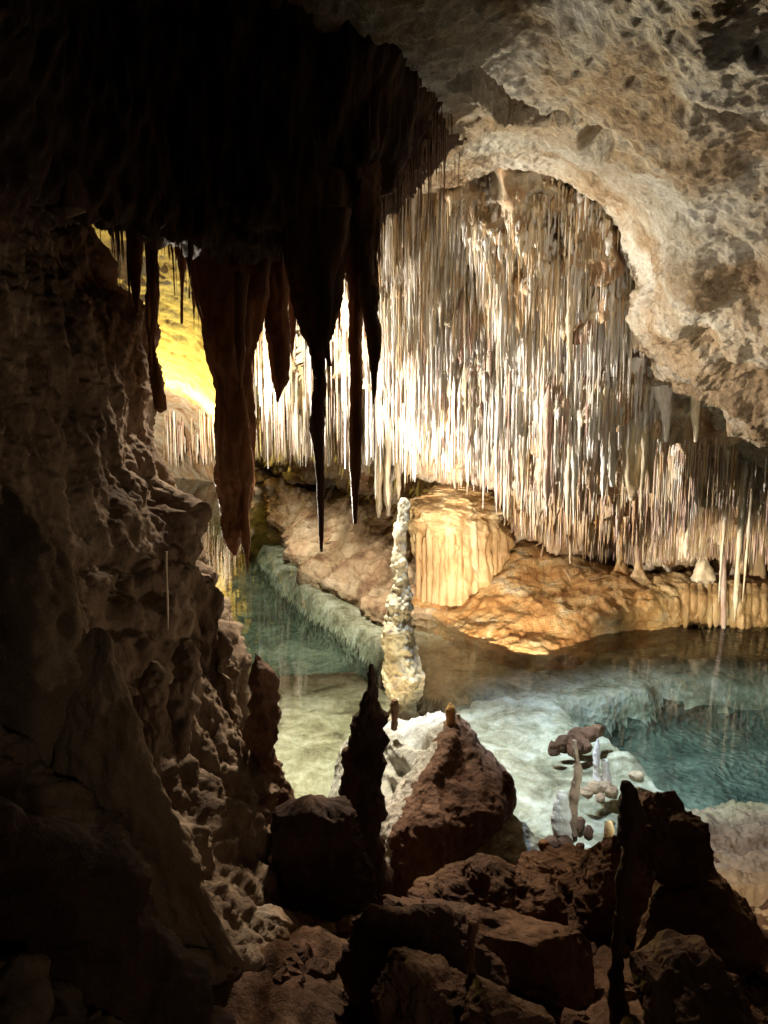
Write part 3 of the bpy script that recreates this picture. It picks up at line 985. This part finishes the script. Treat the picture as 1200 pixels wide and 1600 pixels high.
# ================================================================== straws of the back wall
def batch(name, items, lib, mats, **kw):
    """items: (root xyz, radius, length, kind, variant, material index)"""
    Vs, Qs, Mi = [], [], []
    off = 0
    P = lib['straw'][0]
    qd = gridq(P.shape[0], P.shape[1], True)
    nv = P.shape[0] * P.shape[1]
    for (o, r_, L_, k, i, mi) in items:
        V = lib[k][i].reshape(-1, 3) * np.array([r_, r_, L_]) + o
        Vs.append(V)
        Qs.append(qd + off)
        Mi.append(np.full(len(qd), mi))
        off += nv
    return put(name, mesh_np(name, np.concatenate(Vs), np.concatenate(Qs), [M[m_] for m_ in mats], np.concatenate(Mi)), kind='stuff', **kw)


tip_line = lut([150, 280, 340, 400, 480, 560, 600, 630, 650, 700, 740, 780, 820, 850, 900, 950, 1000, 1060, 1120, 1200, 1300],
               [735, 735, 732, 730, 738, 742, 770, 790, 750, 765, 800, 835, 850, 862, 885, 898, 895, 890, 885, 915, 930])
MATS = ['white', 'cream', 'tan', 'pink', 'orange', 'back']
clump = fbm(Pb * np.array([1.6, 1.6, 1.0]), 3, 301)
cand = []
H_, W_ = PBX.shape
jac_w = np.abs(np.gradient(PBX, axis=1)) * np.abs(np.gradient(PBY, axis=0))


def pick_mat(x, y):
    u = rng.random()
    if x < 560 and y > 640:
        return [3, 3, 0, 5, 1][int(u * 5)]
    if y > 790:
        return [2, 2, 4, 1, 3][int(u * 5)] if x < 980 else [3, 2, 3, 1, 5][int(u * 5)]
    if y > 700:
        return [1, 2, 0, 3, 1][int(u * 5)] if x < 980 else [3, 3, 1, 2, 0][int(u * 5)]
    if y > 520:
        return [0, 0, 1, 0, 3][int(u * 5)]
    return [1, 0, 0, 1, 2][int(u * 5)]


def sample(N, x0, x1, y0, y1):
    m_ = (PBX > x0) & (PBX < x1) & (PBY > y0) & (PBY < y1)
    p = (jac_w * m_).ravel()
    p = p / p.sum()
    idx = rng.choice(H_ * W_, N, p=p)
    return idx // W_, idx % W_


def add(N, x0, x1, y0, y1, lo, hi, w0, w1, kinds, clumped=.4, full=0.0):
    ii, jj = sample(N, x0, x1, y0, y1)
    for i, j in zip(ii, jj):
        x, y = PBX[i, j], PBY[i, j]
        if clump[i, j] * 1.2 + rng.normal() * .5 < clumped - .8:
            continue
        o = Pb[i, j].copy()
        Yk = o[1]
        mx = float(tip_line(x)) - y
        L_px = rng.uniform(lo, hi) * (1 + .5 * clump[i, j])
        if rng.random() < full:
            L_px = mx * rng.uniform(.8, 1)
        L_px = min(L_px, mx * rng.uniform(.85, 1.03))
        if L_px < 8:
            continue
        L_ = L_px * Yk / F
        wpx = rng.uniform(w0, w1) * .86
        if rng.random() < .14:
            wpx *= rng.uniform(1.4, 2.4)
        r_ = wpx / 2 * Yk / F * 1.5
        if L_ < r_ * 3:
            r_ = L_ / 3
        o[2] += .08
        cand.append((o, r_, L_, kinds[rng.integers(len(kinds))], int(rng.integers(8)), pick_mat(x, y + L_px * .4), x, y, L_px, wpx))


add(1400, 720, 1010, 275, 430, 8, 42, 2.5, 6, ('cone', 'drip', 'cone'))
add(110, 740, 1000, 300, 430, 40, 110, 2.5, 4.5, ('cone', 'straw'), .7)
add(900, 590, 760, 310, 430, 15, 80, 2.2, 4.5, ('straw', 'cone'), .5)
add(2200, 590, 1010, 420, 560, 14, 80, 2.2, 5.5, ('straw', 'cone', 'cone'), .4)
add(220, 590, 1000, 420, 560, 70, 150, 2.6, 5, ('straw', 'drip'), .6)
add(2600, 590, 1040, 540, 690, 14, 80, 2.2, 5.5, ('straw', 'cone', 'cone'), .4)
add(220, 590, 1040, 540, 660, 70, 150, 2.6, 5.5, ('straw', 'drip'), .6)
add(2400, 640, 1010, 680, 850, 12, 65, 2.2, 4.8, ('straw', 'cone', 'cone'), .4)
add(2400, 990, 1260, 690, 860, 20, 90, 2.2, 4.6, ('straw', 'cone', 'drip'), .3)
add(300, 990, 1260, 850, 900, 10, 40, 2.4, 4.0, ('straw', 'cone'), .2)
add(600, 395, 640, 420, 650, 40, 150, 2.2, 4, ('straw', 'straw', 'cone'))
add(400, 560, 700, 640, 735, 20, 80, 2.4, 4.4, ('straw', 'drip'))
add(620, 255, 600, 640, 672, 45, 90, 1.8, 3.4, ('straw', 'straw', 'cone'), .0, .3)
add(200, 255, 580, 672, 715, 25, 60, 1.8, 3.0, ('straw', 'cone'), .0)
# a bold long ones
for x, y, tip_, wpx in [(862, 560, 822, 9), (905, 540, 836, 10), (912, 500, 700, 8), (780, 560, 760, 8), (762, 600, 808, 7), (648, 600, 762, 8), (622, 640, 790, 8), (607, 650, 800, 9), (592, 660, 812, 9),
                        (588, 600, 790, 6), (706, 600, 745, 7), (732, 620, 760, 7), (820, 640, 842, 7), (948, 600, 800, 8), (1010, 640, 830, 8), (1165, 720, 998, 8), (1178, 740, 960, 7), (1135, 760, 960, 6),
                        (412, 520, 742, 7), (470, 560, 700, 5), (540, 520, 742, 6), (572, 560, 735, 6)]:
    k = np.argmin((PBX - x) ** 2 + (PBY - y) ** 2 * .3)
    i, j = divmod(int(k), W_)
    o = Pb[i, j].copy()
    L_ = (tip_ - PBY[i, j]) * o[1] / F
    cand.append((o, wpx / 2 * o[1] / F * 1.5, L_, 'drip' if wpx > 7 else 'straw', int(rng.integers(8)), 0 if y < 640 else 1, x, PBY[i, j], tip_ - PBY[i, j], wpx + 6))

# size in the picture decides which stand as objects of their own
cand.sort(key=lambda c: -c[8] * c[9])
N_IND = 215
cols = [(0, 330, 'beside the yellow glow'), (330, 480, 'above the lake channel'), (480, 590, 'between the black daggers'), (590, 660, 'above the tall stalagmite'),
        (660, 740, 'above the fluted block'), (740, 830, 'just right of the fluted block'), (830, 910, 'over the orange mound middle'),
        (910, 985, 'over the orange mound end'), (985, 1080, 'beside the thick creamy drips'), (1080, 1500, 'over the draped ledge')]
matname = {0: 'white', 1: 'cream', 2: 'tan', 3: 'rosy', 4: 'orange', 5: 'brownish'}
straw_objs = []
for c in cand[:N_IND]:
    o, r_, L_, k, v_, mi, x, y, Lp, wp = c
    where = [q_[2] for q_ in cols if q_[0] <= x < q_[1]][0]
    hgt = 'high' if y + Lp < 600 else ('mid-height' if y + Lp < 740 else 'low-reaching')
    ln = 'very long' if Lp > 190 else ('long' if Lp > 120 else 'short')
    lb = f'{ln} {matname[mi]} {hgt} straw stalactite {where}'
    straw_objs.append((x, put('stalactite', unit_mesh(k, v_, MATS[mi]), tuple(o), label=lb, cat='stalactite', group='straw stalactites ' + where, rot=(0, 0, 0), scale=(r_, r_, L_))))
number_labels(straw_objs)
batch('straw_stalactites', [c[:6] for c in cand[N_IND:]], UL, MATS,
      label='dense curtain of thin white, tan and rosy straw stalactites on the back wall', cat='stalactites')

# faint straws on the dark overhang face
PUX, PUY = PROJ(Pu)
it = []
for k in range(520):
    i, j = rng.integers(0, Pu.shape[0]), rng.integers(0, Pu.shape[1])
    if not (150 < PUX[i, j] < 720 and 0 < PUY[i, j] < 420):
        continue
    o = Pu[i, j]
    r_ = rng.uniform(1.5, 3.5) / 2 * o[1] / F * 1.5
    it.append((o, r_, rng.uniform(40, 130) * o[1] / F, 'straw', int(rng.integers(8)), 0))
for k in range(260):
    x = rng.uniform(155, 700)
    Yk = float(dep(x)) + rng.uniform(-1.1, .5)
    y0 = float(low(x)) - 30
    Lp = rng.uniform(35, 105) * (1 if x < 610 else .7)
    if 250 < x < 330 or 405 < x < 425:
        Lp *= .7
    r_ = rng.uniform(1.6, 3.4) / 2 * Yk / F * 1.5
    it.append((W(x, y0, Yk), r_, Lp * Yk / F, 'cone', int(rng.integers(8)), 0))
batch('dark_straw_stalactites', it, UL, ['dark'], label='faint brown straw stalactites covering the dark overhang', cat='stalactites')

# thick creamy drips on the right
for n_, (rws, Yk, lb) in enumerate([
        ([(560, 962, 1000), (620, 968, 1004), (680, 972, 1002), (740, 976, 998), (775, 982, 992)], 12.6, 'thick creamy drip stalactite, widest below the corner of the sloping ceiling'),
        ([(590, 945, 968), (650, 948, 964), (720, 950, 962), (760, 954, 959)], 12.7, 'thick creamy drip stalactite just left of the widest drip'),
        ([(590, 1002, 1026), (650, 1006, 1024), (720, 1010, 1022), (770, 1014, 1019)], 12.6, 'thick creamy drip stalactite just right of the widest drip'),
        ([(560, 1012, 1044), (610, 1024, 1048), (650, 1034, 1046), (690, 1038, 1043)], 12.2, 'bulbous pale drip stalactite tucked under the sloping ceiling'),
        ([(580, 1072, 1100), (620, 1078, 1096), (655, 1082, 1092), (690, 1085, 1089)], 12.0, 'conical pale stalactite at the right tip of the sloping ceiling shadow'),
        ([(560, 985, 1010), (600, 988, 1004), (618, 992, 998)], 12.2, 'stubby pale drip above the widest creamy drip'),
        ([(470, 984, 1008), (520, 988, 1000), (545, 991, 995)], 11.6, 'pointed white stalactite at the edge where wall and sloping ceiling meet')]):
    place_loft('drip_stalactite', loft(rws, Yk, 60, 24, .8, d_tite), M['white' if n_ % 2 else 'cream'], base='top', label=lb, cat='stalactite', group='thick creamy drips under the sloping ceiling')

# ================================================================== COLUMNS between ledge and ceiling
for rws, Yk, mt, lb in [
        ([(800, 992, 1006), (850, 994, 1004), (880, 993, 1005), (900, 986, 1012), (912, 976, 1024)], 15.4, 'tan', 'slim tan column standing on the draped ledge near its left end'),
        ([(840, 1090, 1106), (870, 1092, 1104), (895, 1084, 1114), (912, 1074, 1126)], 15.3, 'cream', 'stubby cream column with a swollen foot on the draped ledge'),
        ([(800, 1126, 1136), (880, 1124, 1135), (985, 1128, 1133)], 14.5, 'pink', 'rosy column reaching down past the drapery to the lake'),
        ([(820, 964, 976), (860, 965, 974), (890, 960, 980), (905, 952, 988)], 15.9, 'orange', 'thin orange column on the right shoulder of the orange mound'),
        ([(800, 886, 896), (850, 888, 894), (880, 889, 893)], 16.0, 'cream', 'thin cream column touching the top of the orange mound'),
        ([(740, 600, 612), (770, 601, 613), (805, 603, 611)], 19.5, 'cream', 'cream column behind the tip of the tall pale stalagmite'),
        ([(735, 584, 594), (780, 585, 596), (808, 588, 594)], 19.8, 'cream', 'cream column left of the tip of the tall pale stalagmite'),
        ([(690, 668, 676), (750, 654, 684), (790, 650, 690)], 18.5, 'tan', 'small pale boulder-like column foot behind the golden fluted block'),
        ([(830, 1160, 1190), (900, 1150, 1196), (930, 1156, 1190)], 15.8, 'tan', 'broad tan column at the far right above the draped ledge')]:
    place_loft('cave_column', loft(rws, Yk, 60, 24, .9, d_tite), M[mt], label=lb, cat='column', group='columns between the ledges and the straws')

# ================================================================== TALL STALAGMITE
def d_tall(P):
    return .035 * (.5 - cell(P * np.array([6, 6, 9]), 401)) + .035 * (.5 - cell(P * np.array([14, 14, 16]), 402)) + .05 * fbm(P * np.array([3.0, 3.0, 3.5]), 4, 403) + .012 * fbm(P * 25, 3, 407)


M['tall'] = rock_mat('creamy_stalagmite', [(.16, .11, .07), (.40, .31, .18), (.50, .43, .28), (.56, .50, .38)], 2.6, .55, .9, 18, .4, 1, .3, bd=.03)
place_loft('tall_stalagmite', loft([(779, 627, 634), (790, 624, 639), (815, 621, 638), (820, 617, 637), (850, 618, 635), (870, 615, 637), (900, 614, 640), (930, 610, 643), (950, 607, 644), (968, 605, 646), (985, 599, 651), (1000, 600, 651),
                                    (1030, 603, 653), (1055, 602, 658), (1070, 600, 661), (1085, 604, 658), (1098, 609, 650), (1112, 604, 655), (1130, 598, 662), (1165, 590, 670)], 9.9, 260, 80, .95, d_tall, 1.0), M['tall'],
           label='tall pale knobbly stalagmite rising from the lake in the middle of the cave', cat='stalagmite')

# ================================================================== CENTRAL ROCK with its stalagmites
rows = []
tab = [
    (1128, [(645, 8.5), (660, 8.2), (680, 7.9), (701, 7.3), (707, 7.2), (713, 7.3), (716, 7.6), (704, 8.2)]),
    (1150, [(560, 8.5), (590, 7.9), (645, 7.3), (700, 6.85), (714, 6.9), (728, 7.1), (732, 7.6), (715, 8.3)]),
    (1180, [(530, 8.5), (570, 7.9), (625, 7.2), (682, 6.6), (715, 6.7), (748, 7.0), (753, 7.6), (735, 8.3)]),
    (1215, [(515, 8.4), (555, 7.8), (605, 7.0), (655, 6.35), (705, 6.5), (776, 6.8), (786, 7.4), (760, 8.2)]),
    (1250, [(505, 8.2), (545, 7.5), (590, 6.8), (628, 6.15), (690, 6.2), (780, 6.5), (799, 7.1), (770, 8.0)]),
    (1290, [(498, 8.0), (540, 7.3), (580, 6.6), (612, 6.0), (670, 6.0), (770, 6.3), (788, 6.9), (760, 7.8)]),
    (1340, [(495, 7.8), (535, 7.0), (575, 6.3), (606, 5.9), (650, 5.9), (722, 6.1), (745, 6.6), (730, 7.6)]),
    (1390, [(495, 7.5), (535, 6.8), (575, 6.1), (606, 5.8), (640, 5.8), (680, 5.9), (705, 6.4), (700, 7.4)]),
    (1440, [(495, 7.4), (535, 6.7), (575, 6.0), (606, 5.7), (640, 5.7), (670, 5.8), (690, 6.3), (690, 7.2)])]
top0 = [W((x + 700) / 2, 1122, Y_ + .5) for x, Y_ in tab[0][1]]
rows.append(top0)
for y, r in tab:
    rows.append([W(x, y, Y_) for x, Y_ in r])


def d_cr(P):
    return .06 * fbm(P * 1.5, 5, 411, .45) + .03 * ridge(P * np.array([3.2, 3.2, 1.0]), 4, 413, .45) + .012 * fbm(P * 14, 3, 415) + feat(P, [(645, 1155, 16, 10, 0, -.35), (615, 1195, 12, 9, 0, -.3), (602, 1225, 8, 12, 0, -.25)])


Pr, _ = patch(np.array(rows), 220, 240, d_cr)
Pr[..., 2] += .012 * fbm(Pr * 14, 3, 419)
cr_o = place('central_rock', Pr, [M['shaded_boulder'], M['lit_crust']], label='large wedge-shaped rock at the near shore with a white sunk-pitted top and dark front', cat='rock')
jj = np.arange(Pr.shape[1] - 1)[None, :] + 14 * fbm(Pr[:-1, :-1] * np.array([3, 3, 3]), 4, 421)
cr_o.data.polygons.foreach_set('material_index', (jj < Pr.shape[1] * (.40 + .0 * jj)).astype(np.int32).ravel())  # pale crust on lit side, darker brown on shaded side: shading put in colour
bpy.data.objects['central_rock']['label'] = 'large wedge-shaped rock in the near shallows, pitted pale top and dark brown front'

mites = [
    ([(1038, 577, 584), (1052, 573, 588), (1080, 568, 593), (1110, 560, 596), (1130, 554, 598), (1160, 545, 600), (1182, 532, 600), (1200, 536, 602), (1240, 530, 603), (1300, 522, 606), (1400, 505, 612), (1460, 500, 620)], 5.6, 'unlit_rock',
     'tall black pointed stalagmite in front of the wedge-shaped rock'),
    ([(1099, 700, 707), (1106, 697, 712), (1120, 698, 712), (1134, 697, 713)], 7.1, 'amber', 'small amber rounded stub standing on the tip of the wedge-shaped rock'),
    ([(1116, 712, 718), (1124, 711, 720), (1136, 711, 720)], 7.25, 'cap', 'tiny pale knob beside the amber stub'),
    ([(1094, 614, 620), (1104, 611, 623), (1120, 612, 622), (1140, 611, 623)], 7.5, 'dark', 'thin dark stub in front of the foot of the tall pale stalagmite'),
    ([(1157, 894, 902), (1170, 893, 905), (1195, 895, 908), (1208, 898, 909), (1225, 894, 906), (1250, 890, 904), (1275, 889, 903), (1312, 886, 905)], 7.5, 'mound', 'slim bent stalagmite rising from the blue shallows'),
    ([(1236, 874, 882), (1245, 868, 888), (1262, 865, 890), (1285, 863, 892), (1315, 860, 896)], 7.45, 'cap', 'chunky pale stalagmite beside the slim bent one'),
    ([(1155, 931, 936), (1170, 928, 938), (1195, 924, 939), (1222, 922, 944)], 8.5, 'white', 'bright white pointed stalagmite on the blue shoal'),
    ([(1188, 938, 950), (1200, 936, 955), (1222, 936, 958)], 8.5, 'white', 'squat white stalagmite joined to the bright pointed one'),
    ([(1284, 949, 956), (1292, 946, 958), (1318, 944, 960)], 6.6, 'amber', 'small amber and white stub near the left side of the long pole'),
    ([(1315, 845, 856), (1325, 843, 860), (1360, 843, 861)], 6.4, 'rust', 'small rusty stub on the near rocks, left of the bent stalagmite foot'),
    ([(1321, 885, 900), (1335, 884, 904), (1372, 888, 904)], 6.3, 'rust', 'knobbed rusty stub on the near rocks below the bent stalagmite'),
    ([(1320, 900, 914), (1332, 898, 916), (1350, 900, 914)], 6.5, 'boulder', 'round-topped brown stub beside the knobbed one'),
    ([(1223, 972, 988), (1234, 966, 997), (1255, 967, 1002), (1275, 972, 1003), (1300, 966, 1000), (1360, 962, 990), (1420, 959, 982), (1432, 953, 980), (1500, 951, 976), (1600, 946, 990), (1700, 935, 1010)], 3.3, 'unlit_rock',
     'long dark pole-like stalagmite with a rounded leaning head in the right foreground'),
    ([(1257, 470, 482), (1264, 466, 488), (1280, 465, 490), (1300, 460, 500)], 5.4, 'boulder', 'small brown knob at the edge of the dark gap left of the black stalagmite'),
    ([(1345, 816, 826), (1352, 815, 830), (1375, 814, 832)], 6.0, 'boulder', 'tiny brown bump on the ridge below the blue shoal'),
    ([(1370, 725, 752), (1400, 722, 754), (1500, 726, 752), (1700, 720, 756)], 3.2, 'dark', 'square-topped black post of rock in the bottom foreground'),
    ([(1205, 784, 792), (1215, 780, 802), (1250, 776, 803), (1275, 768, 800)], 6.7, 'boulder', 'brown knob jutting from the right corner of the wedge-shaped rock')]
mites[-2] = ([(1443, 728, 750), (1460, 726, 752), (1520, 727, 752), (1700, 722, 756)], 3.2, 'dark', 'square-topped black post of rock in the bottom foreground')
for rws, Yk, mt, lb in mites:
    tall = rws[-1][0] - rws[0][0]
    place_loft('stalagmite', loft(rws, Yk, 150 if tall > 180 else 50, 50 if tall > 180 else 24, .9, d_mite, .6 if tall < 120 else .85), M[mt], label=lb, cat='stalagmite', group='stalagmites on the near side of the lake')

# ================================================================== ROCKS
rocks = [
    ([(1392, 590, 640), (1402, 545, 700), (1412, 538, 760), (1425, 540, 860), (1450, 600, 905), (1480, 680, 948), (1520, 760, 962), (1580, 800, 970), (1660, 800, 980)], 4.3, .55, 'boulder', 'long brown ridge of rock across the near shore, lit on top'),
    ([(1368, 740, 800), (1385, 700, 850), (1405, 660, 880), (1440, 640, 900), (1500, 640, 920)], 4.9, .6, 'boulder', 'humped brown rock behind the long ridge'),
    ([(1345, 860, 900), (1360, 838, 940), (1385, 826, 980), (1420, 830, 1000), (1480, 850, 1000)], 5.4, .7, 'boulder', 'low brown boulder below the small rusty stubs'),
    ([(1296, 958, 990), (1320, 930, 1010), (1360, 905, 1030), (1420, 880, 1050), (1500, 900, 1080)], 5.0, .6, 'boulder', 'sloping brown rock behind the long pole'),
    ([(1330, 1010, 1080), (1365, 985, 1100), (1400, 970, 1135), (1440, 968, 1165), (1500, 972, 1190), (1560, 990, 1200), (1680, 1000, 1240)], 4.1, .7, 'boulder', 'big brown boulder carrying the smaller dark one in the right foreground'),
    ([(1241, 1034, 1048), (1250, 1018, 1064), (1275, 1004, 1080), (1300, 996, 1090), (1330, 990, 1099), (1352, 996, 1096), (1372, 1020, 1078), (1388, 1052, 1068)], 4.0, .8, 'boulder', 'rounded dark boulder perched on top of the big one'),
    ([(1518, 660, 690), (1528, 634, 716), (1548, 628, 728), (1580, 626, 730), (1680, 600, 760)], 3.2, .8, 'boulder', 'brown boulder with a lit top at the bottom centre'),
    ([(1430, 400, 430), (1445, 385, 450), (1475, 378, 452), (1500, 380, 455), (1540, 380, 460)], 4.6, .8, 'cboulder', 'greyish lump of rock at the foot of the left wall'),
    ([(1435, 458, 478), (1445, 452, 482), (1465, 450, 484), (1490, 450, 484)], 4.7, .8, 'boulder', 'small reddish rock beside the foot of the left wall'),
    ([(1472, 440, 470), (1482, 430, 480), (1500, 428, 482), (1525, 430, 480)], 4.3, .8, 'boulder', 'orange-brown rock lying below the small reddish one'),
    ([(1280, 440, 540), (1300, 436, 560), (1360, 436, 560), (1440, 440, 560), (1560, 440, 600)], 5.2, .6, 'unlit_rock', 'black block of rock between the left wall and the tall black stalagmite'),
    ([(1440, 548, 720), (1470, 540, 760), (1540, 540, 800), (1660, 540, 840)], 3.9, .5, 'unlit_rock', 'shaded black rock face under the long ridge'),  # rock front darkened by its colour where the ridge leaves it in shade
    ([(1560, 760, 830), (1580, 740, 850), (1640, 720, 880)], 3.0, .7, 'boulder', 'dim low rock at the bottom edge, right of the square post'),
    ([(1500, 1010, 1050), (1525, 985, 1120), (1560, 980, 1180), (1640, 980, 1260)], 3.1, .7, 'dark', 'black rock in the bottom right corner'),  # dark stalactite material over the whole rock
    ([(1275, 730, 780), (1300, 700, 830), (1340, 680, 850), (1390, 670, 840)], 6.9, .7, 'bed', 'greenish half-sunk rock beside the wedge-shaped rock')]
for rws, Yk, dr_, mt, lb in rocks:
    wd = max(r[2] - r[1] for r in rws)
    big_ = wd > 90
    Pq = facet(loft(rws, Yk, 170 if big_ else 50, 190 if big_ else 50, dr_, lambda P: .5 * d_rock(P)), int(Yk * 100) + rws[0][0])
    ctr = np.array([Pq[..., 0].mean(), Pq[..., 1].mean(), Pq[..., 2].mean()])
    Dn = Pq - ctr
    Dn = Dn / (np.linalg.norm(Dn, axis=-1, keepdims=True) + 1e-6)
    Pq = Pq + Dn * ((.035 * ridge(Pq * 3.2, 5, 217, .6) + .02 * fbm(Pq * 11, 3, 218)) * (1 if big_ else .5))[..., None]
    place_loft('rock', Pq, M[mt], label=lb, cat='rock')

# rubble on the near ground
Pgx, Pgy = PROJ(Pg)
Vs, Qs, off = [], [], 0
for k in range(160):
    i, j = rng.integers(5, Pg.shape[0] - 5), rng.integers(5, Pg.shape[1] - 5)
    if Pg[i, j, 1] > 6.2:
        continue
    r_ = rng.uniform(.02, .09)
    a_, b_ = np.meshgrid(np.linspace(0, math.pi, 7), np.linspace(0, 2 * math.pi, 9, endpoint=False), indexing='ij')
    V = np.stack([np.sin(a_) * np.cos(b_), np.sin(a_) * np.sin(b_), np.cos(a_) * .7], -1)
    V = facet(V * (1 + .15 * rng.standard_normal(V.shape[:2])[..., None]), k, 8) * r_ + Pg[i, j] + np.array([0, 0, r_ * .3])
    Vs.append(V.reshape(-1, 3))
    Qs.append(gridq(7, 9, True) + off)
    off += 63
put('rubble', mesh_np('rubble', np.concatenate(Vs), np.concatenate(Qs), M['boulder'], smooth=False), kind='stuff')

small_rocks = []
for x, y, r_, Yk, lb in [(866, 1168, 9, 9.35, 'dark'), (880, 1160, 10, 9.5, 'dark'), (902, 1150, 10, 9.6, 'dark'), (921, 1146, 9, 9.6, 'dark'), (936, 1139, 7, 9.7, 'dark'), (896, 1167, 10, 9.35, 'dark'), (912, 1163, 8, 9.4, 'dark'),
                         (916, 1238, 6, 8.35, 'pale'), (930, 1230, 7, 8.4, 'pale'), (946, 1228, 7, 8.4, 'pale'), (955, 1236, 7, 8.35, 'pale'), (938, 1246, 5, 8.2, 'pale'), (905, 1290, 11, 7.6, 'murky'), (920, 1300, 9, 7.5, 'murky'),
                         (862, 1318, 9, 7.35, 'murky'), (995, 1212, 6, 8.7, 'drowned'), (882, 1316, 9, 7.35, 'murky')]:
    Pq = facet(loft([(y - r_, x - r_ * .5, x + r_ * .5), (y - r_ * .4, x - r_ * .95, x + r_ * .95), (y + r_ * .4, x - r_, x + r_), (y + r_ * 1.3, x - r_ * .8, x + r_ * .8)], Yk, 24, 28, .8, lambda P: .5 * d_rock(P)), int(x * 7 + y), 12)
    small_rocks.append((x, place_loft('rock', Pq, M['boulder' if lb in ('dark', 'murky') else 'mound'],
                                      label={'dark': 'small dark rock breaking the water behind the bent stalagmite', 'pale': 'small tan rock at the foot of the white stalagmites', 'murky': 'small murky rock at the foot of the bent stalagmite',
                                             'drowned': 'single drowned rock right of the white stalagmites'}[lb], cat='rock', group='small ' + lb + ' rocks in the shallows')))
number_labels(small_rocks)

# broken straws lying on the mounds
for k, (x0, y0, x1, y1, Yk, wpx, lb) in enumerate([
        (788, 818, 812, 855, 17.2, 6, 'broken straw lying against the upper edge of the orange mound'),
        (884, 893, 902, 922, 15.6, 6, 'short broken straw lying in the middle of the orange mound'),
        (838, 852, 862, 838, 16.6, 4, 'thin broken straw tilted near the top of the orange mound'),
        (925, 905, 955, 898, 15.4, 4, 'thin broken straw lying near the thin orange column'),
        (458, 822, 486, 800, 23.6, 4, 'broken straw on the brown mound beside the long dagger tip'),
        (468, 834, 492, 808, 23.2, 4, 'second broken straw on the brown mound, nearer the water'),
        (508, 846, 520, 836, 21.0, 7, 'short pale stub on the brown mound'),
        (846, 868, 850, 846, 16.4, 4, 'upright fragment of straw on the orange mound crest')]):
    a = W(x0, y0, Yk)
    b_ = W(x1, y1, Yk)
    d = Vector(b_ - a)
    o = put('broken_straw', unit_mesh('straw', k % 8, 'twig'), tuple(a), label=lb, cat='broken straw', group='broken straws on the mounds')
    o.rotation_euler = d.to_track_quat('-Z', 'Y').to_euler()
    r_ = wpx / 2 * Yk / F * 1.3
    o.scale = (r_, r_, d.length)
